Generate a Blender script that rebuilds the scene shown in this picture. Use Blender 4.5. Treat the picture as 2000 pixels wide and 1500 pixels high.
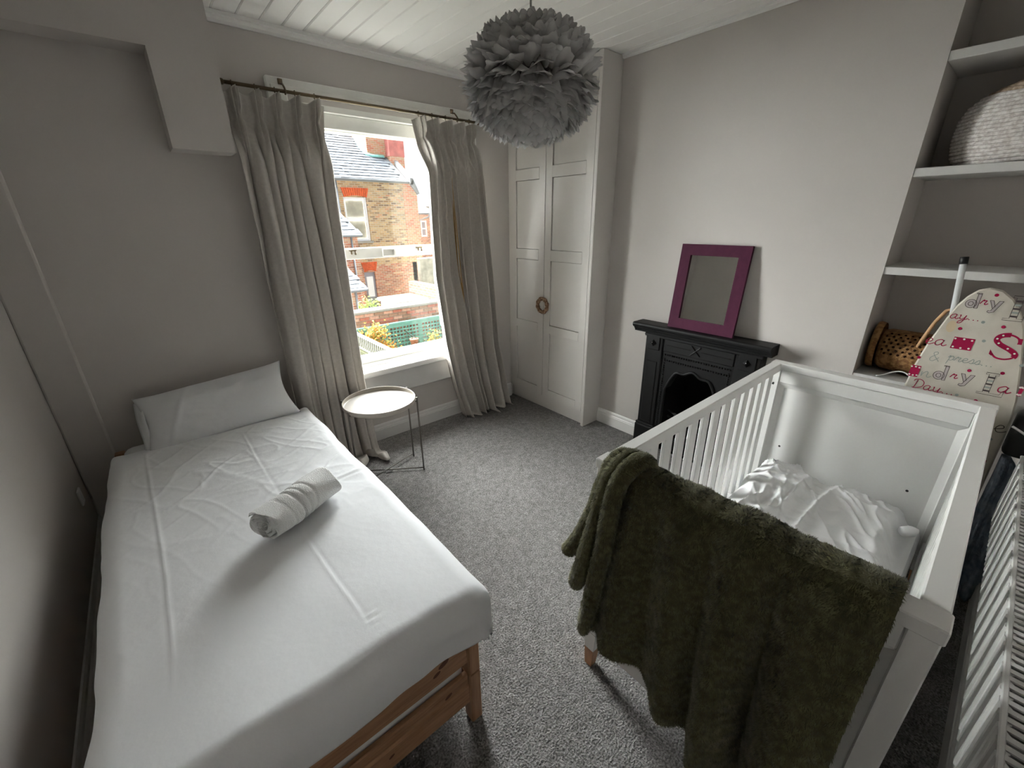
import bpy, bmesh, math, random
import numpy as np
from mathutils import Vector, Matrix

random.seed(7)
rng = np.random.default_rng(7)
scene = bpy.context.scene
for o in list(bpy.data.objects):
    bpy.data.objects.remove(o, do_unlink=True)
COL = scene.collection
PI = math.pi

# ---------------------------------------------------------------- camera
CAM_H = 1.5751
yaw, pitch, roll = 0.7037, 0.3731, -0.011
fw = Vector((math.sin(yaw) * math.cos(pitch), math.cos(yaw) * math.cos(pitch), -math.sin(pitch)))
rt0 = Vector((math.cos(yaw), -math.sin(yaw), 0))
up0 = rt0.cross(fw)
rt = rt0 * math.cos(roll) + up0 * math.sin(roll)
up = up0 * math.cos(roll) - rt0 * math.sin(roll)
cam_d = bpy.data.cameras.new('camera')
cam_d.sensor_width = 36
cam_d.lens = 817.28 / 2000 * 36
cam_d.clip_start = 0.02
cam_d.clip_end = 300
cam = bpy.data.objects.new('camera', cam_d)
M = Matrix.Identity(4)
for i in range(3):
    M[i][0], M[i][1], M[i][2] = rt[i], up[i], -fw[i]
M[2][3] = CAM_H
cam.matrix_world = M
COL.objects.link(cam)
scene.camera = cam

# ---------------------------------------------------------------- sky and daylight
SKY = 0.62
SUN = 76.0
world = bpy.data.worlds.new('overcast_sky')
scene.world = world
world.use_nodes = True
nt = world.node_tree
nt.nodes.clear()
wo = nt.nodes.new('ShaderNodeOutputWorld')
bg = nt.nodes.new('ShaderNodeBackground')
tc = nt.nodes.new('ShaderNodeTexCoord')
nz = nt.nodes.new('ShaderNodeTexNoise')
nz.inputs['Scale'].default_value = 3.0
nz.inputs['Detail'].default_value = 5
cr = nt.nodes.new('ShaderNodeValToRGB')
cr.color_ramp.elements[0].position = 0.30
cr.color_ramp.elements[0].color = (0.66, 0.76, 0.90, 1)
cr.color_ramp.elements[1].position = 0.55
cr.color_ramp.elements[1].color = (0.95, 0.97, 1.0, 1)
nt.links.new(tc.outputs['Generated'], nz.inputs['Vector'])
nt.links.new(nz.outputs['Fac'], cr.inputs['Fac'])
nt.links.new(cr.outputs['Color'], bg.inputs['Color'])
bg.inputs['Strength'].default_value = SKY
nt.links.new(bg.outputs['Background'], wo.inputs['Surface'])

sun_d = bpy.data.lights.new('daylight_boost_sun', 'SUN')  # broad sun lamp added to brighten the room, in place of stronger sky
sun_d.energy = SUN
sun_d.angle = math.radians(125)
sun_d.color = (0.99, 0.985, 0.99)
sun = bpy.data.objects.new('daylight_boost_sun', sun_d)
sun_dir = Vector((0.0, -1.0, -0.56))           # light travels this way
sun.rotation_euler = sun_dir.to_track_quat('-Z', 'Y').to_euler()
sun.location = (4, 30, 22)
COL.objects.link(sun)

scene.view_settings.view_transform = 'Standard'
scene.view_settings.look = 'None'
scene.view_settings.exposure = 0.95
scene.view_settings.gamma = 1.0
scene.view_settings.use_curve_mapping = False

# ---------------------------------------------------------------- materials
def mat(name, col, rough=0.6, spec=0.4, metal=0.0, var=0.0, vscale=8.0, bump=0.0, bscale=200.0, bdist=0.002,
        detail=3.0, stretch=None, col2=None, ramp=(0.35, 0.65), transl=0.0, sheen=0.0, coat=0.0):
    m = bpy.data.materials.new(name)
    m.use_nodes = True
    t = m.node_tree
    b = t.nodes['Principled BSDF']
    b.inputs['Base Color'].default_value = (*col, 1)
    b.inputs['Roughness'].default_value = rough
    b.inputs['Specular IOR Level'].default_value = spec
    b.inputs['Metallic'].default_value = metal
    if sheen:
        b.inputs['Sheen Weight'].default_value = sheen
    if coat:
        b.inputs['Coat Weight'].default_value = coat
        b.inputs['Coat Roughness'].default_value = 0.2
    tcn = t.nodes.new('ShaderNodeTexCoord')
    src = tcn.outputs['Object']
    if stretch:
        mp = t.nodes.new('ShaderNodeMapping')
        mp.inputs['Scale'].default_value = stretch
        t.links.new(src, mp.inputs['Vector'])
        src = mp.outputs['Vector']
    if var > 0 or col2:
        n = t.nodes.new('ShaderNodeTexNoise')
        n.inputs['Scale'].default_value = vscale
        n.inputs['Detail'].default_value = detail
        t.links.new(src, n.inputs['Vector'])
        r = t.nodes.new('ShaderNodeValToRGB')
        r.color_ramp.elements[0].position = ramp[0]
        r.color_ramp.elements[1].position = ramp[1]
        c2 = col2 if col2 else tuple(min(1, c * (1 + var)) for c in col)
        c1 = col if col2 else tuple(c * (1 - var) for c in col)
        r.color_ramp.elements[0].color = (*c1, 1)
        r.color_ramp.elements[1].color = (*c2, 1)
        t.links.new(n.outputs['Fac'], r.inputs['Fac'])
        t.links.new(r.outputs['Color'], b.inputs['Base Color'])
    if bump > 0:
        n2 = t.nodes.new('ShaderNodeTexNoise')
        n2.inputs['Scale'].default_value = bscale
        n2.inputs['Detail'].default_value = 3
        t.links.new(src, n2.inputs['Vector'])
        bp = t.nodes.new('ShaderNodeBump')
        bp.inputs['Strength'].default_value = bump
        bp.inputs['Distance'].default_value = bdist
        t.links.new(n2.outputs['Fac'], bp.inputs['Height'])
        t.links.new(bp.outputs['Normal'], b.inputs['Normal'])
    if transl > 0:
        out = t.nodes['Material Output']
        tr = t.nodes.new('ShaderNodeBsdfTranslucent')
        tr.inputs['Color'].default_value = (*col, 1)
        mx = t.nodes.new('ShaderNodeMixShader')
        mx.inputs['Fac'].default_value = transl
        t.links.new(b.outputs['BSDF'], mx.inputs[1])
        t.links.new(tr.outputs['BSDF'], mx.inputs[2])
        t.links.new(mx.outputs['Shader'], out.inputs['Surface'])
    return m

def brick_mat(name, cols, mortar, bw=0.225, bh=0.075, msize=0.010, axis='xz', patch=None):
    m = bpy.data.materials.new(name)
    m.use_nodes = True
    t = m.node_tree
    b = t.nodes['Principled BSDF']
    b.inputs['Roughness'].default_value = 0.9
    b.inputs['Specular IOR Level'].default_value = 0.1
    g = t.nodes.new('ShaderNodeNewGeometry')
    sp = t.nodes.new('ShaderNodeSeparateXYZ')
    cb = t.nodes.new('ShaderNodeCombineXYZ')
    t.links.new(g.outputs['Position'], sp.inputs[0])
    t.links.new(sp.outputs['X' if axis == 'xz' else 'Y'], cb.inputs['X'])
    t.links.new(sp.outputs['Z'], cb.inputs['Y'])
    br = t.nodes.new('ShaderNodeTexBrick')
    br.inputs['Scale'].default_value = 1.0
    br.inputs['Brick Width'].default_value = bw
    br.inputs['Row Height'].default_value = bh
    br.inputs['Mortar Size'].default_value = msize
    br.inputs['Mortar Smooth'].default_value = 0.2
    br.inputs['Bias'].default_value = 0.0
    br.inputs['Color1'].default_value = (0, 0, 0, 1)
    br.inputs['Color2'].default_value = (1, 1, 1, 1)
    br.inputs['Mortar'].default_value = (0.5, 0.5, 0.5, 1)
    t.links.new(cb.outputs[0], br.inputs['Vector'])
    r = t.nodes.new('ShaderNodeValToRGB')
    el = r.color_ramp.elements
    while len(el) < len(cols):
        el.new(0.5)
    for i, c in enumerate(cols):
        el[i].position = i / (len(cols) - 1)
        el[i].color = (*c, 1)
    t.links.new(br.outputs['Color'], r.inputs['Fac'])
    nn = t.nodes.new('ShaderNodeTexNoise')
    nn.inputs['Scale'].default_value = 1.1
    nn.inputs['Detail'].default_value = 4
    t.links.new(cb.outputs[0], nn.inputs['Vector'])
    rr = t.nodes.new('ShaderNodeValToRGB')
    rr.color_ramp.elements[0].position = 0.52
    rr.color_ramp.elements[1].position = 0.66
    t.links.new(nn.outputs['Fac'], rr.inputs['Fac'])
    mp = t.nodes.new('ShaderNodeMixRGB')
    mp.inputs['Color2'].default_value = (*(patch or cols[0]), 1)
    mf = t.nodes.new('ShaderNodeMath')
    mf.operation = 'MULTIPLY'
    mf.inputs[1].default_value = 0.55 if patch else 0.0
    t.links.new(rr.outputs['Color'], mf.inputs[0])
    t.links.new(mf.outputs[0], mp.inputs['Fac'])
    t.links.new(r.outputs['Color'], mp.inputs['Color1'])
    mx = t.nodes.new('ShaderNodeMixRGB')
    mx.inputs['Color2'].default_value = (*mortar, 1)
    t.links.new(br.outputs['Fac'], mx.inputs['Fac'])
    t.links.new(mp.outputs['Color'], mx.inputs['Color1'])
    t.links.new(mx.outputs['Color'], b.inputs['Base Color'])
    bp = t.nodes.new('ShaderNodeBump')
    bp.invert = True
    bp.inputs['Strength'].default_value = 0.6
    bp.inputs['Distance'].default_value = 0.01
    t.links.new(br.outputs['Fac'], bp.inputs['Height'])
    t.links.new(bp.outputs['Normal'], b.inputs['Normal'])
    return m

def glass_mat(name):
    m = bpy.data.materials.new(name)
    m.use_nodes = True
    t = m.node_tree
    t.nodes.remove(t.nodes['Principled BSDF'])
    out = t.nodes['Material Output']
    tr = t.nodes.new('ShaderNodeBsdfTransparent')
    tr.inputs['Color'].default_value = (0.96, 0.98, 0.97, 1)
    gl = t.nodes.new('ShaderNodeBsdfGlossy')
    gl.inputs['Roughness'].default_value = 0.02
    fr = t.nodes.new('ShaderNodeFresnel')
    fr.inputs['IOR'].default_value = 1.45
    ml = t.nodes.new('ShaderNodeMath')
    ml.operation = 'MULTIPLY'
    ml.inputs[1].default_value = 0.6
    mx = t.nodes.new('ShaderNodeMixShader')
    t.links.new(fr.outputs[0], ml.inputs[0])
    t.links.new(ml.outputs[0], mx.inputs['Fac'])
    t.links.new(tr.outputs[0], mx.inputs[1])
    t.links.new(gl.outputs[0], mx.inputs[2])
    t.links.new(mx.outputs[0], out.inputs['Surface'])
    return m

MT = {}
MT['wall'] = mat('wall_paint', (0.53, 0.498, 0.470), 0.85, 0.25, var=0.015, vscale=3, bump=0.12, bscale=260, bdist=0.001)
MT['ceil'] = mat('ceiling_paint', (0.87, 0.855, 0.83), 0.6, 0.3, bump=0.06, bscale=120)
MT['trim'] = mat('trim_gloss_paint', (0.82, 0.81, 0.79), 0.35, 0.5)
MT['winpaint'] = mat('window_paint', (0.80, 0.80, 0.76), 0.4, 0.5, var=0.03, vscale=10)
MT['skirt'] = mat('skirting_paint', (0.60, 0.59, 0.575), 0.4, 0.45)
MT['wardrobe'] = mat('wardrobe_paint', (0.60, 0.572, 0.540), 0.42, 0.4)
MT['carpet'] = mat('carpet_pile', (0.125, 0.119, 0.115), 1.0, 0.05, col2=(0.355, 0.343, 0.332), vscale=150, detail=7, ramp=(0.34, 0.68),
                   bump=1.0, bscale=150, bdist=0.012)
MT['bedding'] = mat('cotton_bedding', (0.80, 0.81, 0.83), 0.85, 0.15, bump=0.10, bscale=35, bdist=0.01, sheen=0.15)
MT['cotbed'] = mat('cot_bedding_cotton', (0.84, 0.84, 0.84), 0.8, 0.15, bump=0.15, bscale=30, bdist=0.01)
MT['sheet'] = mat('fitted_sheet', (0.74, 0.75, 0.76), 0.85, 0.15, bump=0.06, bscale=50, bdist=0.006)
MT['towel'] = mat('towel_terry', (0.80, 0.80, 0.79), 1.0, 0.1, bump=0.7, bscale=260, bdist=0.007, sheen=0.2)
MT['pine'] = mat('pine_wood', (0.30, 0.155, 0.082), 0.5, 0.3, col2=(0.45, 0.262, 0.150), vscale=7, detail=5, ramp=(0.3, 0.7),
                 stretch=(1.2, 14, 14), bump=0.05, bscale=30)
MT['pinev'] = mat('pine_wood_upright', (0.30, 0.155, 0.082), 0.5, 0.3, col2=(0.44, 0.255, 0.145), vscale=7, detail=5, ramp=(0.3, 0.7),
                  stretch=(14, 14, 1.2), bump=0.05, bscale=30)
MT['piney'] = mat('pine_wood_side', (0.30, 0.155, 0.082), 0.5, 0.3, col2=(0.44, 0.255, 0.145), vscale=7, detail=5, ramp=(0.3, 0.7),
                  stretch=(14, 1.2, 14), bump=0.05, bscale=30)
MT['knot'] = mat('pine_knot', (0.11, 0.035, 0.015), 0.5, 0.3)
MT['cot'] = mat('cot_white_lacquer', (0.74, 0.735, 0.715), 0.38, 0.45)
MT['beech'] = mat('beech_tip', (0.50, 0.27, 0.14), 0.45, 0.4, var=0.12, vscale=20, stretch=(6, 6, 1))
MT['fur'] = mat('olive_fur', (0.090, 0.086, 0.043), 0.95, 0.1, var=0.2, vscale=25, bump=0.5, bscale=260, bdist=0.006, sheen=0.12)
MT['furtip'] = mat('olive_fur_pile', (0.135, 0.129, 0.064), 0.9, 0.1, var=0.35, vscale=60, sheen=0.2)
MT['linen'] = mat('curtain_linen', (0.55, 0.515, 0.472), 0.9, 0.1, var=0.05, vscale=60, bump=0.25, bscale=420, bdist=0.002, transl=0.07)
MT['gold_strip'] = mat('golden_strip_cloth', (0.44, 0.27, 0.10), 0.9, 0.1, var=0.1, vscale=30, transl=0.2)
MT['rod'] = mat('aged_brass', (0.17, 0.13, 0.08), 0.45, 0.5, metal=0.8)
MT['iron'] = mat('black_cast_iron', (0.007, 0.007, 0.0072), 0.48, 0.22, bump=0.25, bscale=90, bdist=0.002)
MT['soot'] = mat('soot', (0.006, 0.006, 0.006), 0.95, 0.1)
MT['chip'] = mat('bare_metal_chip', (0.45, 0.44, 0.42), 0.4, 0.5)
MT['purple'] = mat('plum_frame_paint', (0.062, 0.012, 0.032), 0.7, 0.15, var=0.08, vscale=30)
MT['mirror'] = mat('silvered_glass', (0.86, 0.88, 0.86), 0.02, 0.5, metal=1.0)
MT['tray'] = mat('beige_powder_coat', (0.42, 0.38, 0.325), 0.36, 0.5)
MT['tleg'] = mat('taupe_metal_leg', (0.17, 0.155, 0.14), 0.35, 0.6, metal=0.4)
MT['feather'] = mat('grey_goose_feather', (0.62, 0.61, 0.605), 0.9, 0.1, var=0.05, vscale=30, transl=0.33)
MT['core'] = mat('lamp_paper_core', (0.30, 0.29, 0.285), 0.9, 0.1)
MT['cord'] = mat('lamp_cord', (0.32, 0.31, 0.30), 0.6, 0.3)
MT['rope'] = mat('white_rope', (0.56, 0.51, 0.48), 0.95, 0.1, col2=(0.74, 0.70, 0.67), vscale=70, ramp=(0.4, 0.6), bump=0.6, bscale=160, bdist=0.006)
MT['jute'] = mat('jute_rope', (0.34, 0.25, 0.18), 0.95, 0.1, col2=(0.50, 0.39, 0.29), vscale=70, ramp=(0.4, 0.6), bump=0.6, bscale=160, bdist=0.006)
MT['wicker'] = mat('brown_wicker', (0.20, 0.095, 0.035), 0.7, 0.3, col2=(0.37, 0.20, 0.08), vscale=55, ramp=(0.4, 0.6), bump=0.6, bscale=120, bdist=0.006)
MT['cane'] = mat('pale_cane', (0.55, 0.33, 0.17), 0.6, 0.3, var=0.12, vscale=30)
MT['hole'] = mat('weave_gap', (0.035, 0.016, 0.008), 0.9, 0.1)
MT['cover'] = mat('cream_cotton_cover', (0.44, 0.40, 0.335), 0.9, 0.1, col2=(0.52, 0.485, 0.42), vscale=9, ramp=(0.3, 0.6), bump=0.15, bscale=300)
MT['pr_red'] = mat('print_crimson', (0.30, 0.012, 0.055), 0.9, 0.1)
MT['pr_grey'] = mat('print_grey_green', (0.27, 0.30, 0.28), 0.9, 0.1)
MT['pr_line'] = mat('print_charcoal', (0.07, 0.055, 0.055), 0.9, 0.1)
MT['pr_fill'] = mat('print_stone', (0.42, 0.37, 0.36), 0.9, 0.1)
MT['pr_white'] = mat('print_white', (0.66, 0.62, 0.58), 0.9, 0.1)
MT['pr_stain'] = mat('scorch_stain', (0.50, 0.40, 0.27), 0.9, 0.1)
MT['whitemetal'] = mat('white_enamel_tube', (0.66, 0.66, 0.66), 0.35, 0.5)
MT['black'] = mat('black_plastic', (0.012, 0.012, 0.012), 0.5, 0.4)
MT['bluecloth'] = mat('grey_blue_cloth', (0.16, 0.19, 0.24), 0.95, 0.1, col2=(0.28, 0.32, 0.38), vscale=25, bump=0.6, bscale=60, bdist=0.01)
MT['shelf'] = mat('shelf_paint', (0.56, 0.55, 0.53), 0.45, 0.4)
MT['rad'] = mat('radiator_enamel', (0.56, 0.555, 0.54), 0.4, 0.4)
MT['plastic'] = mat('white_plastic', (0.78, 0.78, 0.77), 0.4, 0.4)
MT['glass'] = glass_mat('window_glass')
MT['bark'] = mat('bark_ring', (0.17, 0.085, 0.045), 0.8, 0.2, col2=(0.42, 0.29, 0.19), vscale=70, ramp=(0.4, 0.6), bump=0.8, bscale=120, bdist=0.006)
MT['steel'] = mat('dark_screw', (0.10, 0.10, 0.10), 0.4, 0.5, metal=0.8)
def carpet_mat():
    m = MT['carpet']; t_ = m.node_tree
    b_ = t_.nodes['Principled BSDF']
    lk = b_.inputs['Base Color'].links[0]; src = lk.from_socket
    n_ = t_.nodes.new('ShaderNodeTexNoise'); n_.inputs['Scale'].default_value = 46; n_.inputs['Detail'].default_value = 5
    tc_ = t_.nodes.new('ShaderNodeTexCoord'); t_.links.new(tc_.outputs['Object'], n_.inputs['Vector'])
    r_ = t_.nodes.new('ShaderNodeMapRange'); r_.inputs['From Min'].default_value = 0.3; r_.inputs['From Max'].default_value = 0.7
    r_.inputs['To Min'].default_value = 0.74; r_.inputs['To Max'].default_value = 1.24
    t_.links.new(n_.outputs['Fac'], r_.inputs['Value'])
    mx_ = t_.nodes.new('ShaderNodeVectorMath'); mx_.operation = 'SCALE'
    t_.links.new(src, mx_.inputs[0]); t_.links.new(r_.outputs['Result'], mx_.inputs['Scale'])
    t_.links.new(mx_.outputs['Vector'], b_.inputs['Base Color'])
carpet_mat()
# outside
MT['ystock'] = brick_mat('yellow_stock_brick', [(0.30, 0.17, 0.09), (0.55, 0.38, 0.20), (0.48, 0.34, 0.20), (0.20, 0.13, 0.09), (0.62, 0.47, 0.28), (0.52, 0.25, 0.14)],
                         (0.52, 0.46, 0.38), patch=(0.50, 0.36, 0.20))
MT['redq'] = brick_mat('red_quoin_brick', [(0.55, 0.17, 0.10), (0.62, 0.30, 0.18), (0.50, 0.34, 0.20), (0.60, 0.22, 0.13)], (0.56, 0.46, 0.38))
MT['oldred'] = brick_mat('old_red_brick', [(0.42, 0.15, 0.10), (0.55, 0.28, 0.18), (0.30, 0.14, 0.10), (0.58, 0.40, 0.26)], (0.50, 0.42, 0.36))
MT['lintel'] = mat('orange_brick_arch', (0.62, 0.13, 0.055), 0.9, 0.1, var=0.15, vscale=12)
MT['slate'] = mat('roof_slate', (0.125, 0.135, 0.15), 0.95, 0.03, var=0.14, vscale=2.2, detail=6)
MT['slatebase'] = mat('roof_underlay', (0.13, 0.14, 0.15), 0.9, 0.1)
MT['copper'] = mat('turquoise_flashing', (0.30, 0.66, 0.60), 0.7, 0.2, var=0.15, vscale=6)
MT['lead'] = mat('lead_grey', (0.22, 0.23, 0.25), 0.6, 0.3)
MT['pinkrender'] = mat('red_chimney_render', (0.58, 0.20, 0.18), 0.9, 0.1, var=0.15, vscale=4)
MT['upvc'] = mat('white_window_frame', (0.78, 0.80, 0.84), 0.5, 0.3)
MT['blind'] = mat('drawn_blind', (0.48, 0.43, 0.36), 0.8, 0.1, var=0.12, vscale=5)
MT['darkdoor'] = mat('grey_back_door', (0.30, 0.30, 0.35), 0.6, 0.3)
MT['stone'] = mat('pale_coping_stone', (0.36, 0.35, 0.32), 0.9, 0.05, var=0.1, vscale=6)
MT['felt'] = mat('pale_flat_roof', (0.27, 0.262, 0.258), 0.9, 0.05, var=0.06, vscale=4)
MT['grubby'] = mat('mossy_render', (0.46, 0.45, 0.38), 0.9, 0.1, var=0.25, vscale=3)
MT['trellis'] = mat('sea_green_timber', (0.20, 0.44, 0.37), 0.8, 0.2, var=0.12, vscale=5)
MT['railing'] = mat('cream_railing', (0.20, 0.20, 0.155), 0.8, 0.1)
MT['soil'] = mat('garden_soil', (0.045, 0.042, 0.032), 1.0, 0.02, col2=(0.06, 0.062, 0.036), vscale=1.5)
MT['leafo'] = mat('orange_leaf', (0.45, 0.17, 0.035), 0.8, 0.15, transl=0.3)
MT['leafy'] = mat('yellow_leaf', (0.45, 0.27, 0.06), 0.8, 0.15, transl=0.3)
MT['leafg'] = mat('green_leaf', (0.17, 0.22, 0.06), 0.8, 0.15, transl=0.3)
MT['b1'] = mat('garden_brick_red', (0.46, 0.17, 0.12), 0.9, 0.1, var=0.15, vscale=20)
MT['b2'] = mat('garden_brick_brown', (0.34, 0.20, 0.14), 0.9, 0.1, var=0.15, vscale=20)
MT['b3'] = mat('garden_brick_pink', (0.56, 0.32, 0.24), 0.9, 0.1, var=0.15, vscale=20)
MT['mortar'] = mat('garden_mortar', (0.42, 0.38, 0.32), 0.95, 0.05)
MT['pot'] = mat('terracotta', (0.50, 0.22, 0.13), 0.9, 0.1)

# ---------------------------------------------------------------- mesh helpers
class MB:
    """collects vertices and faces (world coordinates), then links ONE mesh object"""
    def __init__(s):
        s.v = []; s.f = []
    def add(s, v, f):
        o = len(s.v)
        s.v.extend([tuple(map(float, p)) for p in v])
        s.f.extend([tuple(i + o for i in q) for q in f])
        return s
    def box(s, x0, x1, y0, y1, z0, z1):
        v = [(x0, y0, z0), (x1, y0, z0), (x1, y1, z0), (x0, y1, z0), (x0, y0, z1), (x1, y0, z1), (x1, y1, z1), (x0, y1, z1)]
        f = [(0, 3, 2, 1), (4, 5, 6, 7), (0, 1, 5, 4), (1, 2, 6, 5), (2, 3, 7, 6), (3, 0, 4, 7)]
        return s.add(v, f)
    def bbox(s, x0, x1, y0, y1, z0, z1, b=0.004, seg=1):
        bm = bmesh.new()
        bmesh.ops.create_cube(bm, size=1)
        for v in bm.verts:
            v.co = Vector(((x0 + x1) / 2 + v.co.x * (x1 - x0), (y0 + y1) / 2 + v.co.y * (y1 - y0), (z0 + z1) / 2 + v.co.z * (z1 - z0)))
        b = min(b, 0.45 * min(abs(x1 - x0), abs(y1 - y0), abs(z1 - z0)))
        bmesh.ops.bevel(bm, geom=bm.edges[:], offset=b, segments=seg, affect='EDGES', profile=0.5)
        bm.verts.ensure_lookup_table()
        s.add([v.co for v in bm.verts], [[v.index for v in f.verts] for f in bm.faces])
        bm.free()
        return s
    def tube(s, pts, r, n=10, caps=True):
        pts = [Vector(p) for p in pts]
        R = r if hasattr(r, '__len__') else [r] * len(pts)
        v = []; f = []
        prev = None
        for i, p in enumerate(pts):
            d = (pts[min(i + 1, len(pts) - 1)] - pts[max(i - 1, 0)]).normalized()
            if prev is None:
                a = Vector((0, 0, 1)) if abs(d.z) < 0.9 else Vector((1, 0, 0))
                u = d.cross(a).normalized()
            else:
                u = (prev - d * prev.dot(d)).normalized()
            w = d.cross(u)
            prev = u
            for k in range(n):
                t = 2 * PI * k / n
                v.append(p + (u * math.cos(t) + w * math.sin(t)) * R[i])
        for i in range(len(pts) - 1):
            for k in range(n):
                a = i * n + k; b = i * n + (k + 1) % n
                f.append((a, b, b + n, a + n))
        if caps:
            f.append(tuple(range(n - 1, -1, -1)))
            f.append(tuple(range((len(pts) - 1) * n, len(pts) * n)))
        return s.add(v, f)
    def lathe(s, prof, cx, cy, n=40, sx=1, sy=1, closed=False):
        v = []; f = []
        for (r, z) in prof:
            for k in range(n):
                t = 2 * PI * k / n
                v.append((cx + sx * r * math.cos(t), cy + sy * r * math.sin(t), z))
        m = len(prof)
        for i in range(m - (0 if closed else 1)):
            j = (i + 1) % m
            for k in range(n):
                a = i * n + k; b = i * n + (k + 1) % n; c = j * n + (k + 1) % n; d = j * n + k
                f.append((a, b, c, d))
        return s.add(v, f)
    def prism(s, poly, axis, a0, a1):
        """2-D polygon extruded along axis ('x': poly=(y,z), 'y': poly=(x,z), 'z': poly=(x,y))"""
        def P(p, a):
            return (a, p[0], p[1]) if axis == 'x' else (p[0], a, p[1]) if axis == 'y' else (p[0], p[1], a)
        n = len(poly)
        v = [P(p, a0) for p in poly] + [P(p, a1) for p in poly]
        f = [tuple(range(n)), tuple(range(2 * n - 1, n - 1, -1))]
        for i in range(n):
            j = (i + 1) % n
            f.append((i, i + n, j + n, j))
        return s.add(v, f)
    def grid(s, P):
        """P: array (m, n, 3)"""
        m, n = P.shape[:2]
        f = []
        for i in range(m - 1):
            for j in range(n - 1):
                a = i * n + j
                f.append((a, a + 1, a + n + 1, a + n))
        return s.add(P.reshape(-1, 3).tolist(), f)
    def sphere(s, c, r, n=8, m=6, sx=1, sy=1, sz=1):
        v = []; f = []
        for i in range(m + 1):
            ph = PI * i / m
            for k in range(n):
                t = 2 * PI * k / n
                v.append((c[0] + sx * r * math.sin(ph) * math.cos(t), c[1] + sy * r * math.sin(ph) * math.sin(t), c[2] + sz * r * math.cos(ph)))
        for i in range(m):
            for k in range(n):
                a = i * n + k; b = i * n + (k + 1) % n
                f.append((a, a + n, b + n, b))
        return s.add(v, f)

OFF = {}
def clean(me):
    bm = bmesh.new()
    bm.from_mesh(me)
    bmesh.ops.remove_doubles(bm, verts=bm.verts, dist=1e-6)
    bmesh.ops.recalc_face_normals(bm, faces=bm.faces)
    bm.to_mesh(me)
    bm.free()

def obj(name, mb, m, parent=None, smooth=False, fix=True, label=None):
    V = np.array(mb.v)
    if parent is not None:
        off = OFF[parent.name]
    else:
        off = np.array([(V[:, 0].min() + V[:, 0].max()) / 2, (V[:, 1].min() + V[:, 1].max()) / 2, V[:, 2].min()])
    me = bpy.data.meshes.new(name)
    me.from_pydata((V - off).tolist(), [], mb.f)
    if fix:
        clean(me)
    me.validate()
    me.materials.append(m)
    if smooth:
        me.polygons.foreach_set('use_smooth', [True] * len(me.polygons))
    me.update()
    o = bpy.data.objects.new(name, me)
    COL.objects.link(o)
    if parent is not None:
        o.parent = parent
    else:
        o.location = off
    OFF[o.name] = off
    if label:
        o['label'] = label
    return o

def smooth_angle(o, deg=40):
    me = o.data
    me.polygons.foreach_set('use_smooth', [True] * len(me.polygons))
    bm = bmesh.new(); bm.from_mesh(me)
    for e in bm.edges:
        if len(e.link_faces) == 2 and e.calc_face_angle(0) > math.radians(deg):
            e.smooth = False
    bm.to_mesh(me); bm.free()
    return o

def thing(name, label, cat, loc=(0, 0, 0), group=None):
    o = bpy.data.objects.new(name, None)
    o.empty_display_size = 0.1
    COL.objects.link(o)
    o.location = loc
    OFF[o.name] = np.array(loc, float)
    o['label'] = label; o['category'] = cat
    if group: o['group'] = group
    return o

def tag(o, label, cat, group=None):
    o['label'] = label; o['category'] = cat
    if group: o['group'] = group
    return o

def struct(name, mb, m, label=None, parent=None, smooth=False):
    o = obj(name, mb, m, parent, smooth)
    if parent is None:
        o['kind'] = 'structure'
        if label:
            o['label'] = label
    return o

def copy_part(src, parent, loc, rot=None, scale=None):
    c = src.copy()
    COL.objects.link(c)
    c.parent = parent
    c.location = loc
    if rot is not None: c.rotation_euler = rot
    if scale is not None: c.scale = scale
    return c

# value noise ------------------------------------------------------
_T = rng.random((256, 256))
def vnoise(x, y):
    xi = np.floor(x).astype(int); yi = np.floor(y).astype(int)
    fx = x - xi; fy = y - yi
    fx = fx * fx * (3 - 2 * fx); fy = fy * fy * (3 - 2 * fy)
    g = lambda a, b: _T[a % 256, b % 256]
    return (g(xi, yi) * (1 - fx) + g(xi + 1, yi) * fx) * (1 - fy) + (g(xi, yi + 1) * (1 - fx) + g(xi + 1, yi + 1) * fx) * fy - 0.5
def fbm(x, y, o=4):
    s = 0; a = 1.0
    for i in range(o):
        s = s + a * vnoise(x * 2 ** i + 17.3 * i, y * 2 ** i + 9.1 * i); a *= 0.5
    return s
def sstep(a, b, x):
    t = np.clip((x - a) / (b - a), 0, 1)
    return t * t * (3 - 2 * t)

# ================================================================ THE ROOM
XL, XR, XA = -0.506, 2.607, 2.96
YW, YN = 2.867, -0.28
ZC = 2.531
YB0, YB1 = 0.40, 1.955            # chimney breast

# floor: carpet
b = MB().box(XL - 0.1, XA + 0.1, YN - 0.1, YW + 0.02, -0.12, 0.0)
struct('floor', b, MT['carpet'], 'speckled mid grey carpeted floor')

# ceiling with its tongue-and-groove boards
ceil = struct('ceiling', MB().box(XL - 0.1, XA + 0.1, YN - 0.1, YW + 0.1, ZC + 0.012, ZC + 0.15), MT['ceil'], 'white tongue and groove boarded ceiling')
pw = 0.105
nplank = int(math.ceil((XA - XL) / pw))
pl = obj('plank', MB().bbox(XL + 0.0005, XL + pw - 0.0015, YN, YW, ZC, ZC + 0.0125, 0.005), MT['ceil'], ceil)
for i in range(1, nplank - 0):
    if XL + (i + 1) * pw > XA: break
    copy_part(pl, ceil, (i * pw, 0, 0))

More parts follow.
